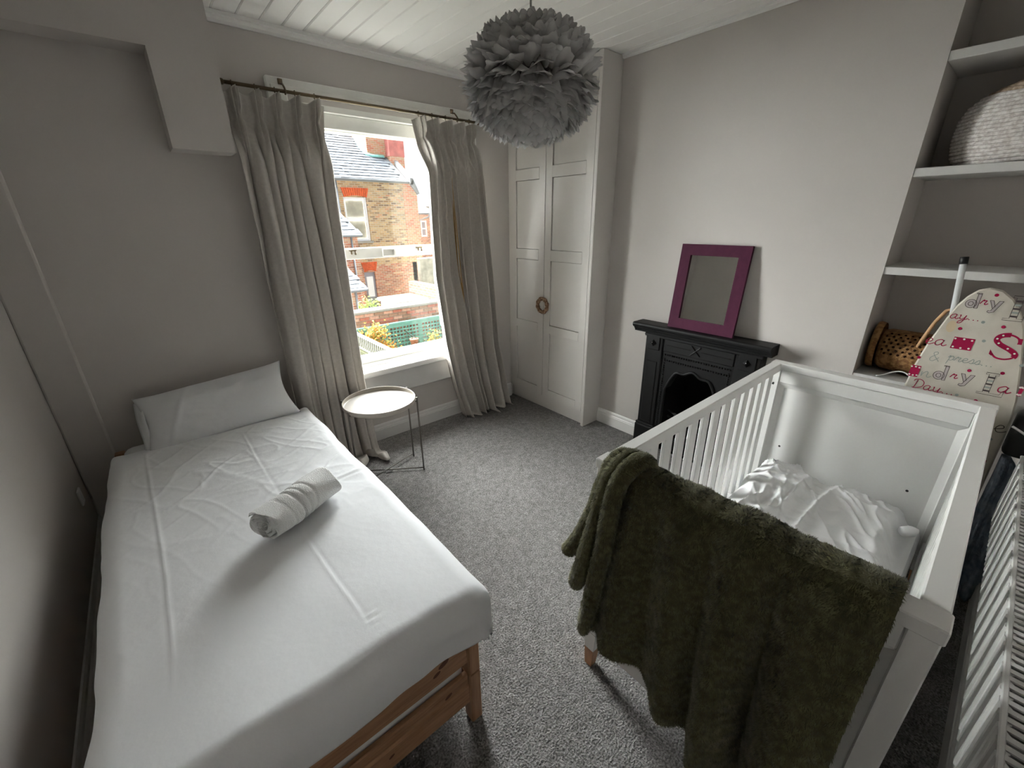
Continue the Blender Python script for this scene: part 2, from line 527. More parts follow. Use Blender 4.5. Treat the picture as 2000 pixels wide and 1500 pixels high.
# walls
struct('wall_left', MB().box(XL - 0.1, XL, YN - 0.1, YW + 0.1, -0.1, ZC + 0.1), MT['wall'], 'warm grey painted wall beside the bed')
WX0, WX1, WZ0, WZ1 = 0.83, 1.99, 0.56, 2.205
wt = 0.24
b = MB()
b.box(XL - 0.1, WX0, YW, YW + wt, -0.1, ZC + 0.1)
b.box(WX1, XA + 0.1, YW, YW + wt, -0.1, ZC + 0.1)
b.box(WX0, WX1, YW, YW + wt, -0.1, WZ0)
b.box(WX0, WX1, YW, YW + wt, WZ1, ZC + 0.1)
struct('wall_far', b, MT['wall'], 'warm grey painted wall around the window')
b = MB()
FY0, FY1, FZ = 0.985, 1.365, 0.655      # hearth hole in the breast
b.box(XR, XA + 0.1, FY1, YB1, -0.1, ZC + 0.1)
b.box(XR, XA + 0.1, YB0, FY0, -0.1, ZC + 0.1)
b.box(XR, XA + 0.1, FY0, FY1, FZ, ZC + 0.1)
b.box(XR + 0.28, XA + 0.1, FY0, FY1, -0.1, FZ)
struct('wall_right', b, MT['wall'], 'warm grey painted chimney breast')
struct('wall_alcove', MB().box(XA, XA + 0.1, YN - 0.1, YB0, -0.1, ZC + 0.1), MT['wall'], 'grey painted back wall of the shelved alcove')
struct('wall_behind_wardrobe', MB().box(XA, XA + 0.1, YB1, YW, -0.1, ZC + 0.1), MT['wall'], 'grey painted wall behind the wardrobe')
struct('wall_near', MB().box(XL - 0.1, XA + 0.1, YN - 0.1, YN, -0.1, ZC + 0.1), MT['wall'], 'grey painted wall behind the radiator')

# boxed-in pipework
poly = [(XL, 2.298), (0.243, 2.298), (0.243, 1.905), (0.500, 1.905), (0.500, ZC), (XL, ZC)]
struct('trim_1', MB().prism(poly, 'y', 2.72, YW), MT['wall'], 'L-shaped grey painted boxing in the upper left corner')
struct('trim_2', MB().bbox(XL, -0.350, 2.838, YW, 0.0, 2.30, 0.010, 2), MT['wall'], 'thin vertical boxing in the corner behind the bed head')
# cornice strips
def strip_profile(h, d):
    return [(0, 0), (-d, 0), (-d, -h * 0.35), (-d * 0.72, -h * 0.45), (-d * 0.72, -h * 0.8), (-d * 0.35, -h), (0, -h)]
poly = [(YW + p[0], ZC + p[1]) for p in strip_profile(0.045, 0.035)]
struct('trim_3', MB().prism(poly, 'x', 0.50, 2.414), MT['trim'], 'white moulded cornice strip along the window wall')
poly = [(XR + p[0], ZC + p[1]) for p in strip_profile(0.024, 0.02)]
struct('trim_4', MB().prism(poly, 'y', YB0, YB1), MT['trim'], 'slim white cornice strip along the chimney breast')
# baseboards
def base_prof(h, d):
    return [(0, 0), (d, 0), (d, h * 0.66), (d * 0.86, h * 0.69), (d * 0.86, h * 0.74), (d * 0.6, h * 0.80), (d * 0.55, h * 0.93), (d * 0.3, h), (0, h)]
struct('baseboard_far', MB().prism([(YW - p[0], p[1]) for p in base_prof(0.124, 0.02)], 'x', -0.35, 2.414), MT['skirt'], 'pale grey moulded skirting board under the window')
struct('baseboard_left', MB().prism([(XL + p[0], p[1]) for p in base_prof(0.124, 0.022)], 'y', YN, 2.838), MT['skirt'], 'pale grey skirting board in the shade beside the bed')
struct('baseboard_right', MB().prism([(XR - p[0], p[1]) for p in base_prof(0.118, 0.02)], 'y', 1.56, YB1).prism([(XR - p[0], p[1]) for p in base_prof(0.118, 0.02)], 'y', YB0, 0.78),
       MT['trim'], 'white moulded skirting board beside the fireplace')
struct('baseboard_near', MB().prism([(YN + p[0], p[1]) for p in base_prof(0.135, 0.024)], 'x', XL + 0.03, XA), MT['skirt'], 'pale skirting board below the radiator')

# ---------------------------------------------------------------- window
w = bpy.data.objects.new('window_1', None)
COL.objects.link(w)
w.location = ((WX0 + WX1) / 2, YW, WZ0)
OFF[w.name] = np.array(w.location)
w['kind'] = 'structure'
w['label'] = 'white painted sliding sash window between the grey curtains'
P = MT['winpaint']
# architrave
a = MB()
a.bbox(0.728, 2.094, 2.835, YW, 2.232, 2.300, 0.006).bbox(0.745, 2.077, 2.820, 2.835, 2.232, 2.262, 0.004)
obj('head_architrave', a, P, w)
for x0, x1 in ((0.728, WX0), (WX1, 2.094)):
    obj('side_architrave', MB().bbox(x0, x1, 2.842, YW, 0.57, 2.232, 0.006), P, w)
obj('head_lining', MB().box(WX0, WX1, YW, 3.06, 2.175, WZ1).bbox(WX0, WX1, 2.905, 2.935, 2.095, 2.175, 0.004), P, w)
for x0, x1 in ((WX0, WX0 + 0.03), (WX1 - 0.03, WX1)):
    obj('jamb', MB().box(x0, x1, YW, 3.06, WZ0 + 0.02, 2.175), P, w)
ix0, ix1 = WX0 + 0.03, WX1 - 0.03
def sash(y0, y1, z0, z1, st, top, bot):
    fr = MB()
    fr.bbox(ix0, ix0 + st, y0, y1, z0, z1, 0.004).bbox(ix1 - st, ix1, y0, y1, z0, z1, 0.004)
    fr.bbox(ix0 + st - 0.002, ix1 - st + 0.002, y0, y1, z1 - top, z1, 0.004).bbox(ix0 + st - 0.002, ix1 - st + 0.002, y0, y1, z0, z0 + bot, 0.004)
    s = obj('sash', fr, P, w)
    obj('pane', MB().box(ix0 + st - 0.004, ix1 - st + 0.004, (y0 + y1) / 2 - 0.002, (y0 + y1) / 2 + 0.002, z0 + bot - 0.004, z1 - top + 0.004), MT['glass'], s)
    return s
su = sash(2.995, 3.035, 1.335, 2.172, 0.05, 0.075, 0.04)
sl = sash(2.948, 2.988, 0.592, 1.408, 0.05, 0.072, 0.062)
# fittings on the meeting rail
cx, cz = 1.357, 1.372
fr = MB()
for (x0, x1, z0, z1) in ((cx - .045, cx + .045, cz + .018, cz + .024), (cx - .045, cx + .045, cz - .024, cz - .018), (cx - .045, cx - .039, cz - .018, cz + .018), (cx + .039, cx + .045, cz - .018, cz + .018)):
    fr.box(x0, x1, 2.930, 2.949, z0, z1)
obj('lift_plate', fr, MT['trim'], sl)
for fx in (1.10, 1.60):
    f = MB().bbox(fx - .022, fx + .022, 2.925, 2.949, 1.392, 1.402, 0.002).tube([(fx - .012, 2.93, 1.40), (fx - .012, 2.93, 1.372)], 0.005, 8)
    f.tube([(fx + .012, 2.93, 1.40), (fx + .014, 2.928, 1.378)], 0.004, 8).sphere((fx + .014, 2.928, 1.374), 0.007)
    obj('sash_fastener', f, MT['rod'], sl)
obj('sill', MB().bbox(0.76, 2.06, 2.805, 2.950, 0.528, 0.572, 0.008, 2).bbox(WX0, WX1, 2.925, 3.06, 0.560, 0.594, 0.003), MT['trim'], w)
obj('apron', MB().bbox(0.80, 2.02, 2.843, YW, 0.352, 0.528, 0.004), MT['skirt'], w)
obj('outer_sill', MB().box(WX0 - .05, WX1 + .05, 3.04, 3.09, 0.46, 0.535), MT['stone'], w)

# ---------------------------------------------------------------- curtain rod
ROD_Y, ROD_Z = 2.775, 2.222
t = thing('curtain_rod', 'thin dark brass curtain rod above the window', 'curtain rod', (1.28, ROD_Y, ROD_Z))
obj('rod', MB().tube([(0.505, ROD_Y, ROD_Z), (2.06, ROD_Y, ROD_Z)], 0.0085, 10), MT['rod'], t, True)
for x in (0.513, 2.06):
    obj('finial', MB().sphere((x, ROD_Y, ROD_Z), 0.014, 10, 8), MT['rod'], t, True)
for x in (0.80, 1.885):
    bk = MB().tube([(x, 2.836, ROD_Z + .045), (x, 2.80, ROD_Z + .04), (x, ROD_Y, ROD_Z + .018), (x, ROD_Y - .014, ROD_Z), (x, ROD_Y, ROD_Z - .013)], 0.005, 8)
    bk.bbox(x - .012, x + .012, 2.829, 2.836, ROD_Z + .02, ROD_Z + .07, 0.002)
    obj('bracket', bk, MT['rod'], t, True)

# ---------------------------------------------------------------- curtains
def curtain(name, label, zin, xin, zout, xout, npl, seed, pool, flip=1):
    top = ROD_Z - 0.022
    Lc = top - 0.005
    r = np.random.default_rng(int(seed * 10))
    ns, nr = npl * 30 + 1, 90
    s = np.linspace(0, 1, ns)
    l = np.concatenate([np.linspace(0, 0.2, 24), np.linspace(0.2, Lc + pool, nr - 24 + 1)[1:]])
    z = np.clip(top - l, 0.012, None)
    ext = np.clip(l - (Lc - 0.05), 0, None)
    Xi = np.interp(z, zin[::-1], xin[::-1]); Xo = np.interp(z, zout[::-1], xout[::-1])
    S, Lg = np.meshgrid(s, l)
    ph = S * npl
    # irregular lateral distribution of folds
    wob = 0.035 * np.sin(2 * PI * S * 1.7 + seed) * sstep(0.1, 0.9, Lg) + 0.02 * fbm(S * 6 + seed, Lg * 0.9, 2)
    fr = ph - np.floor(ph)
    # pinch pleats at the top: three fingers tied 0.11 below the hem, a rounded swell below
    pin = np.exp(-((Lg - 0.112) / 0.030) ** 2)
    topf = 1 - sstep(0.13, 0.34, Lg)
    cl = np.exp(-(np.abs(fr - 0.5) / 0.20) ** 3)
    pl_top = cl * (0.078 * (1 - 0.62 * pin)) * (0.62 + 0.38 * np.cos((fr - .5) * 2 * PI * 6.0)) + 0.012 * cl - 0.012 * (1 - cl)
    # body folds: broad rounded ridges, narrow valleys
    nf = npl * 1.45
    pf = nf * (S + 0.045 * np.sin(2 * PI * S * 1.3 + seed) + 0.018 * np.sin(Lg * 1.9 + 7 * S + seed) + 0.05 * fbm(S * 3 + seed, Lg * 0.55, 2))
    k_ = np.floor(pf)
    Ak = 0.058 + 0.070 * vnoise(k_ * 1.7 + seed, k_ * 0 + 3.1)+ 0.012 * fbm(Lg * 1.1 + k_ * 3.3, k_ * 2.1, 2)
    rid = np.abs(np.sin(PI * pf)) ** 0.95
    body = Ak * (1.75 * rid - 1.0) + 0.010 * np.cos(4 * PI * pf + Lg * 1.5)
    bulge = 0.030 * np.exp(-((Lg - .24) / 0.08) ** 2) * np.exp(-((fr - .5) / 0.20) ** 2)
    depth = pl_top * topf + body * (1 - topf) * (0.72 + 0.28 * sstep(0.3, 1.6, Lg)) + bulge
    depth += 0.012 * fbm(S * npl * 1.2 + 3 * seed, Lg * 2.2, 3) * (1 - topf)
    edge = np.minimum(S, 1 - S)
    depth *= 0.45 + 0.55 * sstep(0, 0.04, edge)
    X = Xi[:, None] + (Xo - Xi)[:, None] * (S + wob * np.minimum(1, edge * 8))
    if True:
        X = X + 0.011 * np.sin(2 * PI * pf) * (1 - topf) * np.minimum(1, edge * 12)
        X = X - np.sign(xout[0] - xin[0]) * (fr - .5) * 0.55 / npl * pin * abs(xout[0] - xin[0]) * np.exp(-((fr - .5) / .22) ** 2)
    Y = np.minimum(ROD_Y + 0.004 - depth - 0.064 * (1 - topf), 2.799)
    Z = np.repeat(z[:, None], ns, 1)
    # sag of the top hem between the hooks
    Z = Z - 0.018 * topf * np.cos(2 * PI * (ph - .5)) * -0.5 - 0.009 * topf
    # pooling on the carpet: the cloth runs forward and folds on itself
    e = ext[:, None] * np.ones_like(S)
    fold = 0.6 + 0.5 * np.sin(2 * PI * ph * 0.5 + seed) + 0.5 * vnoise(S * npl * 1.3, S * 0 + seed)
    Y = Y - sstep(0, 0.16, e) * 0.07 * fold - np.clip(e - 0.05, 0, None) * 0.55 * fold
    Z = np.maximum(Z, 0.008) + np.where(e > 0.05, (0.022 + 0.05 * np.clip(body / 0.05, -.2, 1)) * sstep(0.05, 0.14, e) * (1 - 0.8 * sstep(0.12, pool + 0.05, e)), 0)
    G = np.stack([X, Y, Z], -1)
    t = thing(name, label, 'curtain', (float(X.mean()), ROD_Y, 0.0), 'curtains either side of the window')
    o = obj('cloth', MB().grid(G), MT['linen'], t, True, fix=False)
    so = o.modifiers.new('thickness', 'SOLIDIFY'); so.thickness = 0.003; so.offset = 0
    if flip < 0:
        # a narrow golden strip laid just in front of the cloth along one fold
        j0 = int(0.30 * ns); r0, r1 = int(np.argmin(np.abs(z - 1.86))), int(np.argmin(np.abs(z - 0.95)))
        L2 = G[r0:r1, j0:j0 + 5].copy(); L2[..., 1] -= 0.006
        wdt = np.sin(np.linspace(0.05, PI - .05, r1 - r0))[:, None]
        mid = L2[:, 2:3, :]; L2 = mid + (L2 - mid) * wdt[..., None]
        ol = obj('gold_strip', MB().grid(L2), MT['gold_strip'], t, True, fix=False, label='narrow golden strip along a fold')
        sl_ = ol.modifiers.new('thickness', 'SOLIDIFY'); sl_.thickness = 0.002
    for k in range(npl):
        j = int((k + .5) / npl * (ns - 1))
        x = float(G[0, j, 0])
        th = [(x, ROD_Y + .012 * math.cos(q), ROD_Z + .012 * math.sin(q)) for q in np.linspace(0, 2 * PI, 13)]
        hk = MB().tube(th, 0.0018, 6, False).tube([(x, ROD_Y, ROD_Z - .012), (x, ROD_Y - .004, ROD_Z - .05)], 0.0016, 6)
        obj('curtain_ring', hk, MT['rod'], t, True)
    return t
curtain('curtain', 'grey linen pinch pleat curtain hanging beside the pillow', [2.20, 2.03, 1.9, 1.45, 0.9, 0.55, 0.2, 0.0], [0.995, 0.972, 0.970, 0.967, 0.968, 0.972, 0.985, 1.0],
        [2.20, 1.9, 1.5, 1.28, 0.96, 0.5, 0.0], [0.510, 0.510, 0.518, 0.515, 0.522, 0.525, 0.53], 5, 1.3, 0.15)
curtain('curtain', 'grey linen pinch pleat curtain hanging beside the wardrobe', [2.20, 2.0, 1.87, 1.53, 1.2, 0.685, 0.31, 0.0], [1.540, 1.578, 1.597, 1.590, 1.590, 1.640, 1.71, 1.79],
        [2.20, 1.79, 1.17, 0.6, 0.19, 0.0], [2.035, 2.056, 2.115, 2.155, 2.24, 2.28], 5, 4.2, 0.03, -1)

# ---------------------------------------------------------------- fitted wardrobe
XF = 2.414
t = thing('wardrobe', 'tall fitted two door wardrobe in greige beside the chimney breast', 'wardrobe', (2.68, 2.41, 0.0))
Wm = MT['wardrobe']
c = MB()
XC_ = XA - .004
c.box(2.445, XC_, 1.990, YW - .004, 0.002, 0.015).box(2.445, XC_, YW - 0.02, YW - .004, 0.015, ZC - .004).box(2.93, XC_, 1.99, YW - .02, 0.015, ZC - .004).box(2.445, XC_, 1.99, YW - .02, 2.50, ZC - .004)
obj('carcass', c, Wm, t)
obj('end_panel', MB().bbox(XF - 0.004, XR + 0.003, 1.956, 1.984, 0.0, ZC - 0.004, 0.003), Wm, t)
obj('plinth', MB().bbox(2.446, 2.462, 1.985, 2.862, 0.0, 0.116, 0.002), Wm, t)
obj('top_filler', MB().bbox(XF + .004, 2.44, 1.985, 2.862, 2.472, ZC - .004, 0.002), Wm, t)
obj('side_filler', MB().bbox(XF + .004, 2.44, 2.838, 2.866, 0.118, 2.472, 0.002), Wm, t)
def wdoor(y0, y1):
    z0, z1 = 0.124, 2.468
    bands = [(0.196, 0.698), (0.765, 1.276), (1.355, 1.862), (1.939, 2.400)]
    st = 0.066
    d = MB()
    d.bbox(XF, XF + .020, y0, y0 + st, z0, z1, 0.0015).bbox(XF, XF + .020, y1 - st, y1, z0, z1, 0.0015)
    zz = [z0] + [q for bnd in bands for q in bnd] + [z1]
    for k in range(0, len(zz), 2):
        d.box(XF, XF + .020, y0 + st, y1 - st, zz[k], zz[k + 1])
    o = obj('door', d, Wm, t)
    for (a0, a1) in bands:
        # panel set back behind the frame, with a bevelled step
        p = MB().bbox(XF + .009, XF + .018, y0 + st + .0018, y1 - st - .0018, a0 + .0018, a1 - .0018, 0.002)
        obj('panel', p, Wm, o)
    return o
dr = wdoor(1.988, 2.4345)
dl = wdoor(2.4385, 2.836)
hy, hz = 2.4365, 0.925
for dd, a0 in ((dl, -PI / 2), (dr, PI / 2)):
    v = []; nn = 22
    pts = [(XF - .013, hy + (0.054) * math.cos(q) * 1.0, hz + 0.054 * math.sin(q)) for q in np.linspace(a0 + .03, a0 + PI - .03, nn)]
    h = MB().tube(pts, [0.0155 + 0.0022 * math.sin(5 * i) for i in range(nn)], 10)
    obj('handle', h, MT['bark'], dd, True, label='half ring handle of brown bark')

# ---------------------------------------------------------------- pendant lamp of feathers
LC = Vector((1.136, 1.224, 1.995)); LRx, LRz = 0.205, 0.190
t = thing('pendant_lamp', 'round pendant lamp covered in grey feathers hanging from the ceiling', 'lamp', tuple(LC))
cp = [(LC.x - 0.004 * math.sin(k / 9 * PI) , LC.y, LC.z + .13 + (ZC - LC.z - .13) * k / 9) for k in range(10)]
obj('cord', MB().tube(cp, 0.0032, 8), MT['cord'], t, True)
obj('core', MB().sphere(tuple(LC), 0.166, 24, 16, 1, 1, 0.72), MT['core'], t, True)
def feather_mesh(seed, L=0.105, W=0.062, curl=0.5):
    r = random.Random(seed)
    n = 7
    v = []; f = []
    for i in range(n):
        u = i / (n - 1)
        wd = W / 2 * (0.30 + 0.70 * math.sin(min(1, u * 1.25) * PI / 2)) * (1 - max(0, (u - 0.72) / 0.28) ** 2.6 * 0.62)
        wd *= 1 + 0.12 * (r.random() - .5)
        ang = curl * u ** 2.2
        x = L * u; zc = L * (ang * u * 0.55)
        x -= 0.18 * L * ang * u
        for k, a in enumerate((-1, -.5, 0, .5, 1)):
            ed = 0.0 if u < 0.5 else 0.006 * (r.random() - .5)
            v.append((x - 0.012 * a * a * u + ed, a * wd, zc + 0.010 * (1 - a * a) - 0.010 * a * a * (1 - u) + 0.004 * (r.random() - .5)))
    for i in range(n - 1):
        for k in range(4):
            a = i * 5 + k
            f.append((a, a + 1, a + 6, a + 5))
    return v, f
FV = [feather_mesh(s, 0.074 + 0.014 * random.random(), 0.060 + 0.012 * random.random(), 0.15 + 0.5 * random.random()) for s in range(6)]
fm = []
for k, (v, f) in enumerate(FV):
    me = bpy.data.meshes.new('feather')
    me.from_pydata(v, [], f); me.materials.append(MT['feather'])
    me.polygons.foreach_set('use_smooth', [True] * len(me.polygons))
    fm.append(me)
spots = []
for row in range(24):
    lat = -PI / 2 + 0.07 + (PI - 0.14) * row / 23
    cnt = max(4, int(round(58 * math.cos(lat))))
    for k in range(cnt):
        spots.append((lat + 0.05 * (random.random() - .5), 2 * PI * (k + 0.5 * (row % 2) + 0.35 * (random.random() - .5)) / cnt))
fl = []
for lat, lon in spots:
    nrm = Vector((math.cos(lat) * math.cos(lon), math.cos(lat) * math.sin(lon), math.sin(lat)))
    upt = Vector((-math.sin(lat) * math.cos(lon), -math.sin(lat) * math.sin(lon), math.cos(lat)))
    upward = lat > 0.12 + 0.16 * random.gauss(0, 1)
    tang = upt if upward else -upt
    tilt = (0.62 if upward else 0.50) - 0.34 * abs(math.sin(lat)) ** 2 + 0.25 * math.exp(-((lat - .12) / .15) ** 2) + 0.30 * (random.random() - .5)
    d = (nrm * math.sin(tilt) + tang * math.cos(tilt)).normalized()
    zax = (nrm - d * nrm.dot(d)).normalized()
    yax = zax.cross(d)
    tw = 0.5 * (random.random() - .5)
    y2 = yax * math.cos(tw) + zax * math.sin(tw); z2 = zax * math.cos(tw) - yax * math.sin(tw)
    d2 = (d + yax * 0.35 * (random.random() - .5)).normalized()
    y2 = (y2 - d2 * y2.dot(d2)).normalized(); z2 = d2.cross(y2)
    base = Vector((nrm.x * 0.166, nrm.y * 0.166, nrm.z * 0.122))
    m4 = Matrix(((d2.x, y2.x, z2.x, base.x), (d2.y, y2.y, z2.y, base.y), (d2.z, y2.z, z2.z, base.z), (0, 0, 0, 1)))
    # ones turned to the viewer come first
    fl.append((-nrm.dot((Vector((0, 0, CAM_H)) - LC).normalized()), random.randrange(6), m4))
fl.sort(key=lambda q: q[0])
for i, (_, k, m4) in enumerate(fl[:300]):
    o = bpy.data.objects.new('feather', fm[k])
    COL.objects.link(o); o.parent = t
    o.matrix_local = m4
rest = MB()
for (_, k, m4) in fl[300:]:
    v, f = FV[k]
    rest.add([m4 @ Vector(p) + LC for p in v], f)
o = obj('feathers', rest, MT['feather'], t, True, fix=False)
o['kind'] = 'stuff'
# ceiling rose is hidden above the frame edge but carries the cord
obj('ceiling_cup', MB().lathe([(0.001, ZC - .001), (0.045, ZC - .001), (0.045, ZC - .02), (0.02, ZC - .035), (0.001, ZC - .036)], LC.x, LC.y, 24), MT['plastic'], t, True)

# ================================================================ FIREPLACE
I = MT['iron']
t = thing('fireplace', 'small black cast iron fireplace with mantel shelf on the chimney breast', 'fireplace', (2.55, 1.17, 0.0))
fx = 2.532
yc = 1.178
def arch(y):
    d = abs(y - yc) / 0.178
    return 0.492 + 0.142 * (1 - d ** 3.2) + 0.012 * math.cos(d * 9.5)
ys = np.linspace(1.0, 1.356, 41)
pl = MB()
for a0, a1 in zip(ys[:-1], ys[1:]):
    z0, z1 = arch(a0), arch(a1)
    v = [(fx, a0, z0), (fx, a1, z1), (fx, a1, 0.85), (fx, a0, 0.85), (XR, a0, z0), (XR, a1, z1), (XR, a1, 0.85), (XR, a0, 0.85)]
    pl.add(v, [(0, 1, 2, 3), (7, 6, 5, 4), (0, 4, 5, 1), (3, 2, 6, 7)])
pl.box(fx, XR, 1.356, 1.42, 0.0, 0.85).box(fx, XR, 0.93, 1.0, 0.0, 0.85)
obj('front_plate', pl, I, t)
for y0, y1 in ((1.405, 1.535), (0.795, 0.935)):
    p = MB().bbox(fx - .012, XR, y0, y1, 0.0, 0.85, 0.006)
    p.bbox(fx - .018, fx - .010, y0 + .025, y1 - .025, 0.20, 0.66, 0.004)
    obj('pilaster', p, I, t)
    obj('base_block', MB().bbox(fx - .026, XR, y0 - .012, y1 + .012, 0.0, 0.165, 0.006).bbox(fx - .022, XR, y0 - .008, y1 + .008, 0.165, 0.182, 0.004), I, t)
    ym = (y0 + y1) / 2
    k = MB().bbox(fx - .02, fx - .008, y0 + .02, y1 - .02, 0.742, 0.838, 0.004)
    s = 0.024
    k.add([(fx - .02, ym - s, .79), (fx - .02, ym, .79 - s), (fx - .02, ym + s, .79), (fx - .02, ym, .79 + s), (fx - .045, ym, .79)], [(0, 1, 4), (1, 2, 4), (2, 3, 4), (3, 0, 4)])
    obj('corner_boss', k, I, t)
    obj('worn_spot', MB().sphere((fx - .043, ym - .003, .798), 0.0035, 6, 4), MT['chip'], t)
fz = MB().bbox(fx - .008, fx, 0.94, 1.40, 0.745, 0.84, 0.004)
for sgn in (-1, 1):
    fz.tube([(fx - .010, yc - .03, .79 - sgn * .03), (fx - .012, yc, .79), (fx - .010, yc + .03, .79 + sgn * .03)], 0.004, 6)
fz.tube([(fx - .010, 0.96, .79), (fx - .010, yc - .035, .79)], 0.0025, 6).tube([(fx - .010, yc + .035, .79), (fx - .010, 1.385, .79)], 0.0025, 6)
obj('frieze', fz, I, t)
# moulded arch surround
apts = [(fx - .004, 1.358, 0.10)] + [(fx - .004, y, arch(y)) for y in ys[::-1]] + [(fx - .004, 0.998, 0.10)]
obj('arch_moulding', MB().tube(apts, 0.009, 8), I, t, True)
bd = MB()
for zz in (0.722, 0.684):
    for y in np.arange(0.955, 1.385, 0.0165):
        bd.sphere((fx - .003, y, zz), 0.0065, 6, 4)
for yy in (0.958, 1.384):
    for z in np.arange(0.20, 0.70, 0.0165):
        bd.sphere((fx - .003, yy, z), 0.0058, 6, 4)
o = obj('bead_moulding', bd, I, t, True, fix=False); o['kind'] = 'stuff'
# mantel shelf: moulded profile run along y
prof = [(XR, 0.850), (2.520, 0.850), (2.517, 0.862), (2.508, 0.870), (2.506, 0.878), (2.494, 0.882), (2.486, 0.890), (2.483, 0.900), (2.486, 0.910), (2.495, 0.914), (XR, 0.914)]
obj('mantel_shelf', MB().prism(prof, 'y', 0.748, 1.628), I, t)
obj('bed_mould', MB().bbox(2.512, XR, 0.785, 1.545, 0.828, 0.851, 0.006), I, t)
# hearth cavity
fb = MB()
fb.box(2.86, 2.875, 1.0, 1.356, 0.0, 0.65).box(XR - .06, 2.86, 1.355, 1.364, 0.0, 0.65).box(XR - .06, 2.86, 0.987, 1.0, 0.0, 0.65).box(2.56, 2.86, 1.0, 1.356, 0.0, 0.02)
fb.add([(2.60, 1.0, .648), (2.60, 1.356, .648), (2.86, 1.356, .648), (2.86, 1.0, .648)], [(0, 1, 2, 3)])
obj('firebox', fb, MT['soot'], t)
g = MB()
for z in (0.17, 0.215, 0.26, 0.305):
    g.tube([(2.60, 1.345, z), (2.565, 1.28, z), (2.55, yc, z), (2.565, 1.07, z), (2.60, 1.01, z)], 0.007, 8)
for y in (1.08, 1.13, yc, 1.225, 1.275):
    g.tube([(2.556 + abs(y - yc) * .1, y, 0.12), (2.556 + abs(y - yc) * .1, y, 0.315)], 0.006, 6)
obj('grate', g, I, t, True)
obj('ash_pan', MB().bbox(2.555, 2.80, 1.04, 1.32, 0.02, 0.11, 0.008), I, t)

# ================================================================ MIRROR on the mantel
al = 0.115
mO = Vector((2.545, 1.183, 0.9145)); mV = Vector((math.sin(al), 0, math.cos(al))); mN = Vector((-math.cos(al), 0, math.sin(al)))
mO = mO - Vector((0, 0, 0)) 
def mir(u, v, w_): return mO + Vector((0, u, 0)) + mV * v + mN * w_
t = thing('mirror', 'plum framed mirror leaning on the mantel shelf', 'mirror', tuple(mO))
def mbox(u0, u1, v0, v1, w0, w1, poly=None):
    q = poly or [(u0, v0), (u1, v0), (u1, v1), (u0, v1)]
    v = [mir(a, b_, w0) for a, b_ in q] + [mir(a, b_, w1) for a, b_ in q]
    return v, [(0, 1, 2, 3), (7, 6, 5, 4), (0, 4, 5, 1), (1, 5, 6, 2), (2, 6, 7, 3), (3, 7, 4, 0)]
hw, hh, fwid = 0.207, 0.515, 0.064
for poly in ([(-hw, 0), (hw, 0), (hw - fwid, fwid), (-hw + fwid, fwid)], [(-hw, hh), (hw, hh), (hw - fwid, hh - fwid), (-hw + fwid, hh - fwid)],
             [(-hw, 0), (-hw, hh), (-hw + fwid, hh - fwid), (-hw + fwid, fwid)], [(hw, 0), (hw, hh), (hw - fwid, hh - fwid), (hw - fwid, fwid)]):
    obj('frame_rail', MB().add(*mbox(0, 0, 0, 0, 0.0, 0.022, poly)), MT['purple'], t)
obj('glass', MB().add(*mbox(-hw + fwid, hw - fwid, fwid, hh - fwid, 0.006, 0.011)), MT['mirror'], t)
obj('backing', MB().add(*mbox(-hw + .01, hw - .01, .01, hh - .01, 0.0, 0.005)), MT['black'], t)

# ================================================================ ROUND TRAY TABLE
TX, TY = 0.93, 2.392
t = thing('side_table', 'round beige metal tray table beside the left curtain', 'table', (TX, TY, 0))
R = 0.2225
pf = [(0.001, .500), (R - .012, .500), (R - .003, .504), (R, .512), (R, .532), (R - .002, .534), (R - .004, .532), (R - .004, .514), (R - .012, .506), (0.001, .506)]
obj('tray', MB().lathe(pf, TX, TY, 64), MT['tray'], t, True)
angs = [math.radians(a) for a in (-35, 17, 145, 197)]
for a in angs:
    lx, ly = TX + .2335 * math.cos(a), TY + .2335 * math.sin(a)
    l = MB().tube([(lx, ly, 0.0), (lx, ly, 0.528)], 0.0055, 10)
    l.sphere((lx, ly, .528), 0.0075, 8, 6)
    l.tube([(lx, ly, .508), (TX + (R - .001) * math.cos(a), TY + (R - .001) * math.sin(a), .508)], 0.004, 6)
    obj('leg', l, MT['tleg'], t, True)
for a in (angs[0], angs[1]):
    zc_ = 0.016 if a < 0 else 0.024
    p = lambda s_: (TX + s_ * .2335 * math.cos(a), TY + s_ * .2335 * math.sin(a), zc_)
    obj('cross_bar', MB().tube([p(-1), p(1)], 0.0042, 8), MT['tleg'], t, True)

